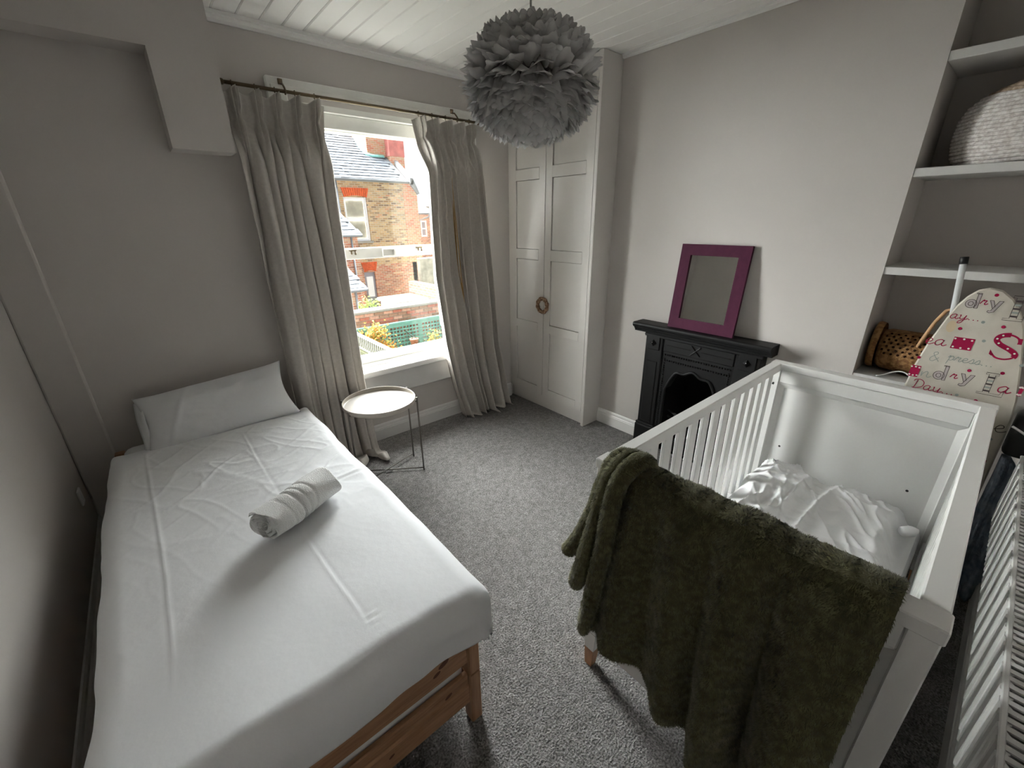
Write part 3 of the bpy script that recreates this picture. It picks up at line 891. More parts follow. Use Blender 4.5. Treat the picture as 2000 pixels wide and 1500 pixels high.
# ================================================================ STACKED PINE BEDS
BX0, BX1, BY0, BY1 = -0.352, 0.512, 0.776, 2.834
def bed_frame(name, label, z0, z1, bz0, bz1):
    t = thing(name, label, 'bed frame', (0.08, 1.8, z0), 'two stacked pine bed frames')
    for x0, x1 in ((BX0, BX0 + .042), (BX1 - .042, BX1)):
        for y0, y1 in ((BY0, BY0 + .045), (BY1 - .045, BY1)):
            obj('post', MB().bbox(x0, x1, y0, y1, z0, z1, 0.004), MT['pinev'], t)
    for k, yf in enumerate((BY0 + .009, BY1 - .009)):
        s = 1 if k == 0 else -1
        h = bz1 - bz0
        poly = [(yf + s * .022, bz0), (yf, bz0 + .003), (yf, bz0 + h * .62), (yf + s * .006, bz0 + h * .68), (yf + s * .006, bz1 - .004), (yf + s * .010, bz1), (yf + s * .022, bz1)]
        e = obj('end_board', MB().prism(poly, 'x', BX0 + .042, BX1 - .042), MT['pine'], t)
        if k == 0:
            for (kx, kz, ra) in (((0.389, 0.357, .014), (0.364, 0.334, .010)) if z0 > .1 else ((0.395, 0.205, .010), (0.20, 0.15, .007))):
                v = [(yf - .0006, kz)]
                n = 14
                pts = [(kx + ra * 1.3 * math.cos(q), yf - .0007, kz + ra * .75 * math.sin(q) + ra * .4 * math.cos(q)) for q in np.linspace(0, 2 * PI, n, endpoint=False)]
                obj('knot', MB().add(pts, [tuple(range(n))]), MT['knot'], e)
    for x in (BX0 + .012, BX1 - .034):
        obj('side_rail', MB().bbox(x, x + .022, BY0 + .045, BY1 - .045, bz0, bz1, 0.003), MT['piney'], t)
    for k in range(13):
        y = BY0 + .10 + k * .15
        obj('slat', MB().box(BX0 + .034, BX1 - .034, y, y + .06, bz0 + .012, bz0 + .026), MT['pine'], t)
    return t
bed_frame('bed_frame', 'lower pine bed frame of the stacked pair standing on the carpet', 0.0, 0.229, 0.098, 0.226)
bed_frame('bed_frame', 'upper pine bed frame of the stacked pair carrying the white duvet', 0.230, 0.455, 0.284, 0.42)
m = MB().bbox(BX0 + .036, BX1 - .036, BY0 + .036, BY1 - .036, 0.125, 0.272, 0.03, 3)
tag(obj('mattress', m, MT['sheet'], None, True), 'white mattress lying in the lower bed frame', 'mattress')
m = MB().bbox(BX0 + .036, BX1 - .036, BY0 + .036, BY1 - .036, 0.311, 0.488, 0.045, 3)
tag(obj('mattress', m, MT['sheet'], None, True), 'white mattress under the white duvet on the upper bed', 'mattress')

# duvet ------------------------------------------------------------
ZT = 0.556
Rr = 0.075
px0, px1, py0, py1 = -0.280, 0.494, 0.816, 2.58
Ls, Lf = Rr * PI / 2 + 0.11, Rr * PI / 2 + 0.072
s = np.linspace(px0 - Ls, px1 + Ls, 260); q = np.linspace(py0 - Lf, py1, 260)
S, Q = np.meshgrid(s, q)
px1 = px1 + 0.016 * fbm(Q * 2.6, Q * 0 + 2, 3); px0 = px0 + 0.020 * fbm(Q * 3.4, Q * 0 + 7, 3); py0 = py0 + 0.018 * fbm(S * 3.5 + 2, S * 0 + 5, 3)
dx = np.where(S > px1, S - px1, np.where(S < px0, S - px0, 0.0)); dy = np.where(Q < py0, Q - py0, 0.0)
r_ = np.hypot(dx, dy); Lm = np.where(np.abs(dx) > np.abs(dy), Ls, Lf)
keep = r_ <= Lm * 1.06
r_ = np.minimum(r_, Lm) + 1e-9
ux, uy = dx / np.maximum(np.hypot(dx, dy), 1e-9), dy / np.maximum(np.hypot(dx, dy), 1e-9)
th = np.minimum(r_ / Rr, PI / 2)
out = Rr * np.sin(th); drop = Rr * (1 - np.cos(th)) + np.maximum(r_ - Rr * PI / 2, 0)
side = sstep(Rr * 0.9, Ls, r_)
# folds of the hanging sides
ruf = 0.022 * np.sin(Q * 17 + 1.5 * np.sin(Q * 5)) * (S < px0) + 0.007 * np.sin(Q * 11 + 1.0) * (S > px1) + 0.006 * np.sin(S * 14) * (Q < py0)
out2 = out + side * (ruf + 0.010 * fbm(Q * 8, S * 8, 2) - np.where(Q < 0.80, 0.006, 0.018) * side)
X = np.clip(S, px0, px1) + ux * out2
Y = np.maximum(Q, py0) + uy * out2
Z = ZT - drop
# gentle quilted swell and wrinkles on the top
top = 1 - sstep(0.0, Rr, r_)
cx_ = (S - (px0 + px1) / 2) / 0.42
Z += top * (0.010 * (1 - cx_ ** 2) + 0.013 * fbm(S * 3.0 + 2, Q * 2.2, 3))
wx_ = S + 0.10 * fbm(S * 3 + 4, Q * 3, 2); wy_ = Q + 0.10 * fbm(S * 3, Q * 3 + 8, 2)
wr = 0.0034 * np.exp(-np.abs(fbm((wx_ * .8 + wy_ * .6) * 2.2, (wy_ * .8 - wx_ * .6) * 9, 2)) / .07) + 0.0028 * np.exp(-np.abs(fbm((wx_ * .5 - wy_ * .87) * 2.6 + 9, (wy_ * .5 + wx_ * .87) * 12 + 4, 2)) / .07) + 0.0016 * np.exp(-np.abs(fbm(wx_ * 4 + 20, wy_ * 17 + 4, 2)) / .08)
Z += top * wr * sstep(0.9, 1.7, Q) * (0.35 + np.exp(-((S - .36) / .2) ** 2 - ((Q - 1.9) / .5) ** 2) + np.exp(-((S + .02) / .22) ** 2 - ((Q - 2.0) / .3) ** 2))
def ridge(xc, y0, y1, h, w_):
    return h * np.exp(-np.abs((S - xc) / w_) ** 1.5) * sstep(y0, y0 + .12, Q) * (1 - sstep(y1 - .12, y1, Q))
xa = np.interp(Q, [0.93, 1.32, 1.65, 2.28], [0.22, 0.195, 0.189, 0.178]); xb = np.interp(Q, [1.0, 1.35, 1.6, 2.5], [-0.192, -0.184, -0.188, -0.205])
xa = xa + 0.006 * fbm(Q * 3, Q * 0, 3); xb = xb + 0.012 * fbm(Q * 2.5 + 4, Q * 0, 3)
Z += (0.65 + 0.9 * fbm(Q * 2.2, Q * 0 + 9, 2)) * ridge(xa, 0.86, 2.40, 0.0034, 0.0042) - ridge(xa + .009, 0.86, 2.40, 0.0012, 0.007) + ridge(xb, 0.98, 2.5, 0.0026, 0.0050) - ridge(xb - .009, 0.98, 2.5, 0.0010, 0.007)
Z += 0.005 * np.exp(-((Q - 1.62 - 0.15 * (S - .3)) / .010) ** 2) * sstep(.28, .36, S) * top
Z += 0.002 * np.exp(-((S - .245) / .018) ** 2) * np.sin(Q * 260) * np.exp(-((Q - .885) / .035) ** 2) * top
# tucked a little under the pillow
Z -= 0.03 * sstep(2.42, 2.58, Q) * top
G = np.stack([X, Y, Z], -1)
mb = MB(); mm, nn = S.shape
mb.v = G.reshape(-1, 3).tolist()
for i in range(mm - 1):
    for j in range(nn - 1):
        if keep[i, j] and keep[i + 1, j] and keep[i, j + 1] and keep[i + 1, j + 1]:
            a = i * nn + j
            mb.f.append((a, a + 1, a + nn + 1, a + nn))
o = obj('duvet', mb, MT['bedding'], None, True)
so = o.modifiers.new('loft', 'SOLIDIFY'); so.thickness = 0.022; so.offset = -1
tag(o, 'smooth white duvet spread over the stacked pine bed', 'duvet')

# pillow -----------------------------------------------------------
u = np.linspace(-1, 1, 70); v = np.linspace(-1, 1, 46)
U, V = np.meshgrid(u, v)
hwid, hlen = 0.335, 0.180
thk = 0.078 * np.clip((1 - np.abs(U) ** 2.6), 0, None) ** 0.62 * np.clip((1 - np.abs(V) ** 2.4), 0, None) ** 0.62
edge = 1 + 0.055 * (np.abs(U) ** 6 * np.abs(V) ** 2) - 0.045 * (1 - V ** 2) * np.abs(U) ** 6 - 0.05 * (1 - U ** 2) * np.abs(V) ** 6
wr = 0.010 * fbm(U * 3 + 1, V * 3 + 4, 4) * (1 - np.abs(U) ** 4) * (1 - np.abs(V) ** 4)
crk = 0.010 * np.exp(-((U + .55 - .22 * V) / .035) ** 2) * (1 - V ** 2)
pO = Vector((0.142, 2.622, 0.646)); ang = math.radians(40)
pV = Vector((0, math.cos(ang), math.sin(ang))); pN = Vector((0, -math.sin(ang), math.cos(ang)))
roty = math.radians(4.5)
pU = Vector((math.cos(roty), 0.0, math.sin(roty)))
def pil(W):
    g = np.zeros(U.shape + (3,))
    for k in range(3):
        g[..., k] = pO[k] + pU[k] * U * hwid * edge + pV[k] * V * hlen * edge + pN[k] * W
    return g
mb = MB().grid(pil(thk + wr + crk)); mb.grid(pil(-thk * 0.75))
t = thing('pillow', 'plump white pillow leaning on the wall at the bed head', 'pillow', tuple(pO - Vector((0, 0, .12))))
obj('case', mb, MT['bedding'], t, True)
fl = MB()
for k in range(12):
    pass
vv = np.linspace(-.92, .96, 16)
rows = []
for i, off_ in enumerate((0.0, 0.012, 0.026, 0.036)):
    rows.append([tuple(pO + pU * (-hwid * (0.955 + 0.01 * math.sin(4 * a)) - off_) + pV * (a * hlen) + pN * (0.014 * (1 - a * a) * (1 - i / 3) + 0.007 * math.sin(5 * a + i) - 0.010 * i)) for a in vv])
o = obj('open_hem', MB().grid(np.array(rows)), MT['bedding'], t, True)
so = o.modifiers.new('thickness', 'SOLIDIFY'); so.thickness = 0.004

# rolled towel -----------------------------------------------------
A0 = Vector((0.095, 1.405, 0)); A1 = Vector((0.345, 1.535, 0))
ax = (A1 - A0); tl = ax.length; ax.normalize(); sd = Vector((ax.y, -ax.x, 0))   # sd points towards the viewer's right
zc_ = 0.628
def roll(r0, r1, turns, ph, n=100, th_=0.0115):
    return [(r0 + (r1 - r0) * (k / n) ** 0.9, ph + turns * 2 * PI * k / n) for k in range(n + 1)]
sp = roll(0.010, 0.061, 3.35, 0.4)
m_ = 80
mb = MB()
outer = []; inner = []
def tp(rr, aa, l):
    e = l / tl
    sw = 1 + 0.045 * math.sin(e * PI) + 0.02 * math.sin(e * 9 + aa)
    pinch = 1 - 0.11 * math.exp(-((e - .40) / .018) ** 2) - 0.09 * math.exp(-((e - .60 - .03 * math.sin(aa)) / .018) ** 2) - 0.07 * math.exp(-((e - .50) / .014) ** 2) - 0.04 * math.exp(-((e - .24) / .02) ** 2)
    jit = 0.0025 * math.sin(3 * aa + 8 * e) + 0.006 * (rr / .056) * math.sin(aa * 2 + 1) * (1 - e)
    r2 = rr * sw * pinch + jit
    endw = (0.006 * math.sin(2.2 * aa + rr * 300)) * (1 if e > .5 else -1) * (abs(e - .5) * 2) ** 6
    p = A0 + ax * (l + endw) + sd * (r2 * math.cos(aa) * 1.10) + Vector((0, 0, zc_ + r2 * math.sin(aa) * 0.93))
    return (p.x, p.y, p.z)
go = np.array([[tp(a + .0052, b_, tl * j / (m_ - 1)) for a, b_ in sp] for j in range(m_)])
gi = np.array([[tp(max(.003, a - .0052), b_, tl * j / (m_ - 1)) for a, b_ in sp] for j in range(m_)])
mb.grid(go); mb.grid(gi)
for j in (0, m_ - 1):
    mb.grid(np.stack([go[j], gi[j]]))
mb.grid(np.stack([go[:, -1], gi[:, -1]])); mb.grid(np.stack([go[:, 0], gi[:, 0]]))
tag(obj('towel', mb, MT['towel'], None, True), 'rolled white terry towel lying on the duvet', 'towel')

# ================================================================ WHITE COT
CX0, CX1, CY0, CY1 = 0.912, 2.342, -0.095, 0.675
t = thing('cot', 'white wooden cot with slatted sides and wooden foot tips', 'cot', ((CX0 + CX1) / 2, (CY0 + CY1) / 2, 0))
Cm = MT['cot']
pw_ = 0.048
for x0 in (CX0, CX1 - pw_):
    for y0 in (CY0, CY1 - pw_):
        obj('post', MB().bbox(x0, x0 + pw_, y0, y0 + pw_, 0.175, 0.866, 0.003), Cm, t)
        cxm, cym = x0 + pw_ / 2, y0 + pw_ / 2
        sx = 1 if x0 < 1.5 else -1; sy = 1 if y0 < .3 else -1
        def taper(z0, z1, h0, h1):
            v = []
            for z, h, sh in ((z0, h0, 1 - z0 / .175), (z1, h1, 1 - z1 / .175)):
                cx2, cy2 = cxm - sx * .004 * sh, cym - sy * .004 * sh
                v += [(cx2 - h, cy2 - h, z), (cx2 + h, cy2 - h, z), (cx2 + h, cy2 + h, z), (cx2 - h, cy2 + h, z)]
            return v, [(0, 3, 2, 1), (4, 5, 6, 7), (0, 1, 5, 4), (1, 2, 6, 5), (2, 3, 7, 6), (3, 0, 4, 7)]
        lg = obj('leg', MB().add(*taper(0.088, 0.175, 0.0195, 0.024)), Cm, t)
        obj('foot_tip', MB().add(*taper(0.0, 0.088, 0.0145, 0.0195)), MT['beech'], lg, label='bare beech foot tip')
for k, x0 in enumerate((CX0, CX1 - pw_)):
    xo = x0 - .006
    obj('end_cap_rail', MB().bbox(xo, xo + pw_ + .012, CY0 - .003, CY1 + .003, 0.866, 0.900, 0.003), Cm, t)
    for za, zb in ((0.800, 0.866), (0.135, 0.205)):
        obj('end_rail', MB().bbox(x0 + .004, x0 + pw_ - .004, CY0 + pw_, CY1 - pw_, za, zb, 0.003), Cm, t)
    # bevelled mould around the recessed panel
    y0, y1, z0, z1 = CY0 + pw_, CY1 - pw_, 0.205, 0.800
    mo = MB()
    for xs, s_ in ((x0 + .006, 1), (x0 + pw_ - .006, -1)):
        d = 0.014 * s_; w_ = 0.026
        v = [(xs, y0, z0), (xs, y1, z0), (xs, y1, z1), (xs, y0, z1), (xs + d, y0 + w_, z0 + w_), (xs + d, y1 - w_, z0 + w_), (xs + d, y1 - w_, z1 - w_), (xs + d, y0 + w_, z1 - w_)]
        mo.add(v, [(0, 1, 5, 4), (1, 2, 6, 5), (2, 3, 7, 6), (3, 0, 4, 7)])
    obj('panel_moulding', mo, Cm, t)
    obj('end_panel', MB().box(x0 + .020, x0 + pw_ - .020, y0, y1, z0, z1), Cm, t)
for y0 in (CY0, CY1 - .046):
    obj('side_top_rail', MB().bbox(CX0 + pw_ + .006, CX1 - pw_ - .006, y0 + .001, y0 + .045, 0.858, 0.8995, 0.003), Cm, t)
    obj('side_bottom_rail', MB().bbox(CX0 + pw_, CX1 - pw_, y0 + .008, y0 + .038, 0.200, 0.250, 0.003), Cm, t)
    ysl = y0 + .0155
    for k in range(14):
        x = 2.205 - k * 0.0945
        if x < CX0 + pw_: break
        obj('slat', MB().bbox(x, x + .05, ysl, ysl + .015, 0.248, 0.860, 0.002), Cm, t)
obj('mattress_base', MB().box(CX0 + pw_, CX1 - pw_, CY0 + .048, CY1 - .048, 0.158, 0.170), Cm, t)
for (y, z) in ((0.56, 0.455), (0.05, 0.449)):
    obj('bolt_hole', MB().tube([(2.313, y, z), (2.3185, y, z)], 0.0055, 10), MT['black'], t)
for (y, z) in ((0.56, 0.33), (0.05, 0.33)):
    obj('bolt_hole', MB().tube([(2.313, y, z), (2.3185, y, z)], 0.0055, 10), MT['black'], t)
obj('screw', MB().tube([(2.262, CY1 - .038, .80), (2.262, CY1 - .0315, .80)], 0.006, 10), MT['steel'], t)

m = MB().bbox(CX0 + .053, CX1 - .053, CY0 + .052, CY1 - .052, 0.1705, 0.300, 0.022, 3)
tag(obj('cot_mattress', m, MT['sheet'], None, True), 'pale mattress lying inside the white cot', 'mattress')

# crumpled bedding in the cot
xs = np.linspace(1.10, 2.268, 210); yy = np.linspace(-0.030, 0.612, 150)
Xg, Yg = np.meshgrid(xs, yy)
hump = 0.055 + 0.050 * np.exp(-((Xg - 2.05) / .22) ** 2) + 0.055 * np.exp(-((Xg - 1.95) / .28) ** 2 - ((Yg - .45) / .22) ** 2) + 0.02 * np.exp(-((Xg - 1.45) / .25) ** 2)
def aniso(th0, fa, fc, sd):
    wx = Xg + 0.13 * fbm(Xg * 2.2 + sd, Yg * 2.2, 2); wy = Yg + 0.13 * fbm(Xg * 2.2 + 9, Yg * 2.2 + sd, 2)
    th_ = th0 + 0.9 * fbm(Xg * 1.6 + sd, Yg * 1.6 + 3, 2)
    c_, s_ = math.cos(th0), math.sin(th0)
    return fbm((wx * c_ + wy * s_) * fa + sd, (wy * c_ - wx * s_) * fc + 2 * sd, 2)
def crease(n_, w_): return np.exp(-np.abs(n_) / w_)
H = hump + 0.030 * crease(aniso(-0.9, 2.0, 7.0, 3.0), .10) + 0.024 * crease(aniso(-0.2, 2.2, 8.0, 11.0), .09) + 0.013 * crease(aniso(0.6, 3.5, 14.0, 23.0), .09) + 0.008 * crease(aniso(-1.3, 5.0, 24.0, 31.0), .10) + 0.035 * fbm(Xg * 3, Yg * 3, 2) - 0.012
# sheet bag edge: lower near the right-hand rail
bx0 = 1.16 + 0.10 * fbm(Yg * 5, Yg * 0 + 3, 2); 
ed = np.minimum.reduce([sstep(0, 0.10, Xg - bx0), sstep(0, 0.09, Yg - (-0.028 + 0.03 * fbm(Xg * 4, Xg * 0, 2))), sstep(0, 0.05, 2.268 - Xg), sstep(0, 0.06, 0.612 - Yg)])
H = 0.302 + np.clip(H, 0.012, None) * ed
H = H - 0.05 * np.exp(-((Xg - 1.93) / .10) ** 2 - ((Yg - .0) / .08) ** 2) * 0
G = np.stack([Xg, Yg, H], -1)
mb = MB().grid(G)
t = thing('cot_duvet', 'crumpled white duvet heaped inside the cot', 'duvet', (1.75, 0.29, 0.30))
o = obj('cloth', mb, MT['cotbed'], t, True, fix=False)
# a tied corner that sticks out by the far rail
tie = MB()
pts = [(2.06, 0.012, .395), (2.09, -0.008, .392), (2.115, -0.018, .386), (2.15, -0.026, .376)]
tie.tube(pts, [0.020, 0.022, 0.014, 0.004], 14)
obj('gathered_corner', tie, MT['cotbed'], t, True)

# ================================================================ GREEN FLEECE BLANKET over the cot end
Yl, Yr = 0.615, -0.028
nu, nv = 190, 170
uu = np.linspace(0, 1, nu)
yb = Yl + (Yr - Yl) * uu
hem = np.interp(-yb, [-.615, -.56, -.476, -.40, -.286, -.168, -.08, .03], [.245, .262, .246, .235, .205, .135, .11, .105])
out_x = CX0 - .006 - .014; in_x = CX0 + pw_ + .006 + .016; tz = 0.900 + .014
grid = np.zeros((nv, nu, 3))
for j in range(nu):
    Lin = 0.16 + 0.03 * math.sin(uu[j] * 9)
    Lt = in_x - out_x
    Lo = tz - hem[j]
    Ltot = Lin + Lt + Lo
    for i in range(nv):
        l = Ltot * i / (nv - 1)
        rc = 0.02
        if l < Lin: x, z, dn = in_x, tz - (Lin - l), 0.0
        elif l < Lin + Lt:
            k = (l - Lin) / Lt
            x, z, dn = in_x + (out_x - in_x) * k, tz + 0.010 * math.sin(k * PI), 0.0
        else:
            dn = l - Lin - Lt
            x, z = out_x, tz - dn
        grid[i, j] = (x, yb[j], z)
dn = np.clip(tz - grid[..., 2], 0, None) * (grid[..., 0] < out_x + .001)
Yg = grid[..., 1]
fr = sstep(0.0, 0.55, dn)
# fold positions drift with the drop: ridges and the deep valley near y = 0.14
vy = 0.158 - 0.055 * dn
def gss(c, w_): return np.exp(-((Yg - c) / w_) ** 2)
fold = 0.080 * gss(0.235 - .04 * dn, .050) + 0.075 * gss(0.045 - .02 * dn, .070) - 0.040 * gss(vy, .018) + 0.062 * gss(0.375 - .05 * dn, .046) + 0.050 * gss(0.505 + .02 * dn, .040) + 0.030 * gss(0.605 + 0.02 * dn, .028)
fold -= 0.012 * gss(0.44, .022) + 0.012 * gss(.305 - .05 * dn, .02)
soft = 0.022 * fbm(Yg * 7, grid[..., 2] * 3, 3) 
hangm = sstep(0.0, 0.06, dn)
grid[..., 0] -= hangm * (fold * (0.30 + 0.85 * fr) + soft * fr + 0.012)
grid[..., 1] += hangm * (0.020 * dn * np.sin(Yg * 14) + 0.035 * np.clip(dn - .2, 0, None) * (Yg > .5) + 0.03 * dn * (Yg < 0.02) * (0.02 - Yg) * 10)
# top surface swells with the same folds
topm = (dn <= 0.0) * (grid[..., 2] > tz - .001)
grid[..., 2] += topm * (0.06 * fold + 0.006 * fbm(Yg * 9, grid[..., 0] * 9, 2))
# curled free edge at the right-hand end
grid[..., 0] -= 0.018 * gss(-0.028, .022) * hangm
mb = MB().grid(grid)
# gathered folds hanging past the left-hand post
def tongue(pts, rad, flat=0.6):
    pts = [Vector(p) for p in pts]
    # resample
    P2 = []; R2 = []
    n = 26
    for k in range(n):
        s_ = k / (n - 1) * (len(pts) - 1); i = min(int(s_), len(pts) - 2); f_ = s_ - i
        p0 = pts[max(i - 1, 0)]; p1 = pts[i]; p2 = pts[i + 1]; p3 = pts[min(i + 2, len(pts) - 1)]
        P2.append(0.5 * ((2 * p1) + (p2 - p0) * f_ + (2 * p0 - 5 * p1 + 4 * p2 - p3) * f_ ** 2 + (3 * p1 - p0 - 3 * p2 + p3) * f_ ** 3))
        R2.append(rad[i] + (rad[i + 1] - rad[i]) * f_)
    for k in range(3):
        R2[-1 - k] *= (0.55, 0.85, 0.96)[k]
    mb.tube(P2, R2, 14)
tongue([(0.965, 0.585, 0.915), (0.925, 0.600, 0.930), (0.882, 0.612, 0.880), (0.868, 0.640, 0.740), (0.855, 0.690, 0.600), (0.842, 0.728, 0.545)], [.020, .026, .026, .026, .026, .022])
tongue([(0.965, 0.560, 0.915), (0.920, 0.572, 0.938), (0.862, 0.590, 0.880), (0.850, 0.622, 0.700), (0.842, 0.652, 0.520), (0.838, 0.675, 0.440)], [.024, .028, .026, .026, .028, .025])
tongue([(0.960, 0.530, 0.915), (0.915, 0.540, 0.944), (0.848, 0.556, 0.880), (0.838, 0.575, 0.660), (0.836, 0.605, 0.420), (0.838, 0.630, 0.262)], [.024, .028, .026, .025, .025, .021])
t = thing('blanket', 'dark olive green fleece blanket draped over the cot end', 'blanket', (0.90, 0.30, 0.10))
bl = obj('cloth', mb, MT['fur'], t, True, fix=False)
# shaggy pile, one mesh of blades
Vv = np.array(mb.v); Ff = []
for f_ in mb.f:
    if len(f_) == 4: Ff += [(f_[0], f_[1], f_[2]), (f_[0], f_[2], f_[3])]
Ff = np.array(Ff)
Aa, Bb, Cc = Vv[Ff[:, 0]], Vv[Ff[:, 1]], Vv[Ff[:, 2]]
Nn = np.cross(Bb - Aa, Cc - Aa); ar = np.linalg.norm(Nn, axis=1); 
ok = ar > 1e-12; Ff, Aa, Bb, Cc, Nn, ar = Ff[ok], Aa[ok], Bb[ok], Cc[ok], Nn[ok], ar[ok]
Nn = Nn / ar[:, None]
NT = 230000
idx = rng.choice(len(Ff), NT, p=ar / ar.sum())
r1 = np.sqrt(rng.random(NT))[:, None]; r2 = rng.random(NT)[:, None]
Pp = Aa[idx] * (1 - r1) + Bb[idx] * r1 * (1 - r2) + Cc[idx] * r1 * r2
nq = Nn[idx]
# outward side of the sheet: away from the cot end rail
cen = np.array([CX0 + pw_ / 2, 0.0, 0.0]); 
sheet = idx < 0
axisp = np.stack([np.full(NT, CX0 + pw_ / 2), Pp[:, 1], np.minimum(Pp[:, 2], 0.87)], 1)
sg = np.sign(np.sum(nq * (Pp - axisp), 1)); sg[sg == 0] = 1
nq = nq * sg[:, None]
clump = np.stack([fbm(Pp[:, 1] * 60 + 3, Pp[:, 2] * 60, 2), fbm(Pp[:, 1] * 60 + 31, Pp[:, 2] * 60 + 7, 2), fbm(Pp[:, 1] * 60 + 77, Pp[:, 2] * 60 + 5, 2)], 1)
dd_ = nq * 0.62 + np.array([0, 0, -0.62]) + clump * 0.75 + rng.normal(0, 0.12, (NT, 3))
dd_ /= np.linalg.norm(dd_, axis=1)[:, None]
ln = (0.0055 + 0.0045 * rng.random(NT))[:, None]
wv = np.cross(dd_, rng.normal(0, 1, (NT, 3))); wv /= np.linalg.norm(wv, axis=1)[:, None]
wv *= 0.0010
# blades wound so that they face the same way as the cloth they grow from
gn = np.cross(2 * wv, dd_); flip_ = np.sum(gn * nq, 1) < 0
wv[flip_] *= -1
VV = np.empty((NT * 3, 3)); VV[0::3] = Pp - wv; VV[1::3] = Pp + wv; VV[2::3] = Pp + dd_ * ln
me = bpy.data.meshes.new('pile')
me.vertices.add(NT * 3); me.vertices.foreach_set('co', (VV - OFF[t.name]).ravel())
me.loops.add(NT * 3); me.loops.foreach_set('vertex_index', np.arange(NT * 3, dtype=np.int32))
me.polygons.add(NT); me.polygons.foreach_set('loop_start', np.arange(0, NT * 3, 3, dtype=np.int32))
me.update(calc_edges=True)
me.materials.append(MT['furtip'])
me.polygons.foreach_set('use_smooth', np.ones(NT, dtype=bool))
sn = nq + 0.6 * clump + rng.normal(0, .10, (NT, 3)); sn /= np.linalg.norm(sn, axis=1)[:, None]
me.normals_split_custom_set_from_vertices(np.repeat(sn, 3, 0).tolist())
po = bpy.data.objects.new('pile', me); COL.objects.link(po); po.parent = t; po['kind'] = 'stuff'
OFF[po.name] = OFF[t.name]

# ================================================================ RADIATOR
RX0, RX1, RY, RZ0, RZ1 = 0.55, 2.33, -0.196, 0.49, 0.735
t = thing('radiator', 'white ridged panel radiator behind the cot', 'radiator', (1.4, -0.23, RZ0))
xs = []; ysr = []
pitch_ = 0.0333
n = int((RX1 - RX0 - .12) / pitch_)
pro = [(RX1, RY - .006)]
x = RX1 - 0.06
for k in range(n):
    pro += [(x, RY - .006), (x - .007, RY), (x - .019, RY), (x - .026, RY - .006)]
    x -= pitch_
pro += [(RX0, RY - .006)]
back = [(p[0], p[1] - .012) for p in pro[::-1]]
obj('front_panel', MB().prism(pro + back, 'z', RZ0, RZ1 - .004), MT['rad'], t)
obj('back_panel', MB().box(RX0 + .01, RX1 - .01, -0.262, -0.254, RZ0, RZ1 - .02), MT['rad'], t)
for x in (RX0, RX1 - .003):
    obj('end_cover', MB().bbox(x, x + .004, -0.264, RY - .004, RZ0 + .02, RZ1, 0.001), MT['rad'], t)
gr = MB()
gr.bbox(RX0, RX1, RY - .012, RY - .002, RZ1 - .006, RZ1, 0.002).bbox(RX0, RX1, -0.264, -0.256, RZ1 - .006, RZ1, 0.002)
for k in range(int((RX1 - RX0) / .022)):
    x = RX0 + .006 + k * .022
    gr.box(x, x + .012, -0.257, RY - .011, RZ1 - .005, RZ1 - .001)
obj('top_grille', gr, MT['rad'], t)
for x in (0.75, 2.1):
    obj('bracket', MB().box(x, x + .03, YN + .001, -0.262, 0.55, 0.66), MT['rad'], t)

# ================================================================ ALCOVE SHELVES AND WHAT THEY HOLD
names = ['topmost white alcove shelf above the rope basket', 'white alcove shelf carrying the rope basket', 'white alcove shelf behind the ironing board nose', 'lowest white alcove shelf carrying the wicker bag']
for z, lb in zip((2.176, 1.764, 1.357, 0.838), names):
    tag(obj('shelf', MB().bbox(XR + .004, XA, YN, YB0, z - .034, z, 0.002), MT['shelf']), lb, 'shelf', 'alcove shelves')

# rope basket
bz = 1.767
t = thing('rope_basket', 'large round rope basket with jute top on the upper alcove shelf', 'basket', (2.785, 0.07, bz))
cz_ = []
prof = lambda h: np.interp(h, [0, .03, .10, .17, .215, .25, .275, .29], [.86, .95, 1.0, .985, .92, .78, .60, .42])
h = 0.0085
white = MB(); jute = MB()
while h < 0.295:
    k = float(prof(h))
    pts = [(2.785 + .155 * k * math.cos(a), 0.07 + .258 * k * math.sin(a), bz + h + .0012 * math.sin(9 * a)) for a in np.linspace(0, 2 * PI, 61)]
    (white if h < 0.245 else jute).tube(pts, 0.0078, 8, False)
    h += 0.0138
white.lathe([(.001, bz + .004), (.13, bz + .004)], 2.785, 0.07, 24, 1, 1.55)
obj('rope_body', white, MT['rope'], t, True, fix=False)
obj('jute_rim', jute, MT['jute'], t, True, fix=False, label='brown jute coils closing the top')
tag(obj('folded_cloth', MB().bbox(2.69, 2.88, -0.06, 0.20, bz + .02, bz + .245, 0.05, 3), MT['jute'], None, True), 'brown cloth filling the rope basket', 'cloth')

# wicker bag lying on its side
wz = 0.838
t = thing('wicker_bag', 'brown woven wicker bag with cane handle on the lowest alcove shelf', 'bag', (2.79, 0.26, wz))
def oval(y, ry, rz, cz, n=32): return [(2.79 + ry * math.cos(a), y, cz + rz * math.sin(a)) for a in np.linspace(0, 2 * PI, n, endpoint=False)]
secs = [(0.352, .050, .060, .945), (0.348, .090, .090, .948), (0.325, .105, .100, .946), (0.26, .112, .103, .943), (0.18, .112, .100, .944), (0.09, .105, .094, .942), (0.05, .07, .07, .940)]
rows = np.array([oval(*s_) + [oval(*s_)[0]] for s_ in secs])
obj('body', MB().grid(rows), MT['wicker'], t, True)
fls = [(0.372, .02, .02, .952), (0.376, .080, .090, .958), (0.382, .112, .114, .960), (0.372, .117, .117, .960), (0.352, .114, .113, .958)]
rows = np.array([oval(*s_) + [oval(*s_)[0]] for s_ in fls])
o = obj('flap', MB().grid(rows), MT['wicker'], t, True)
hb = MB()
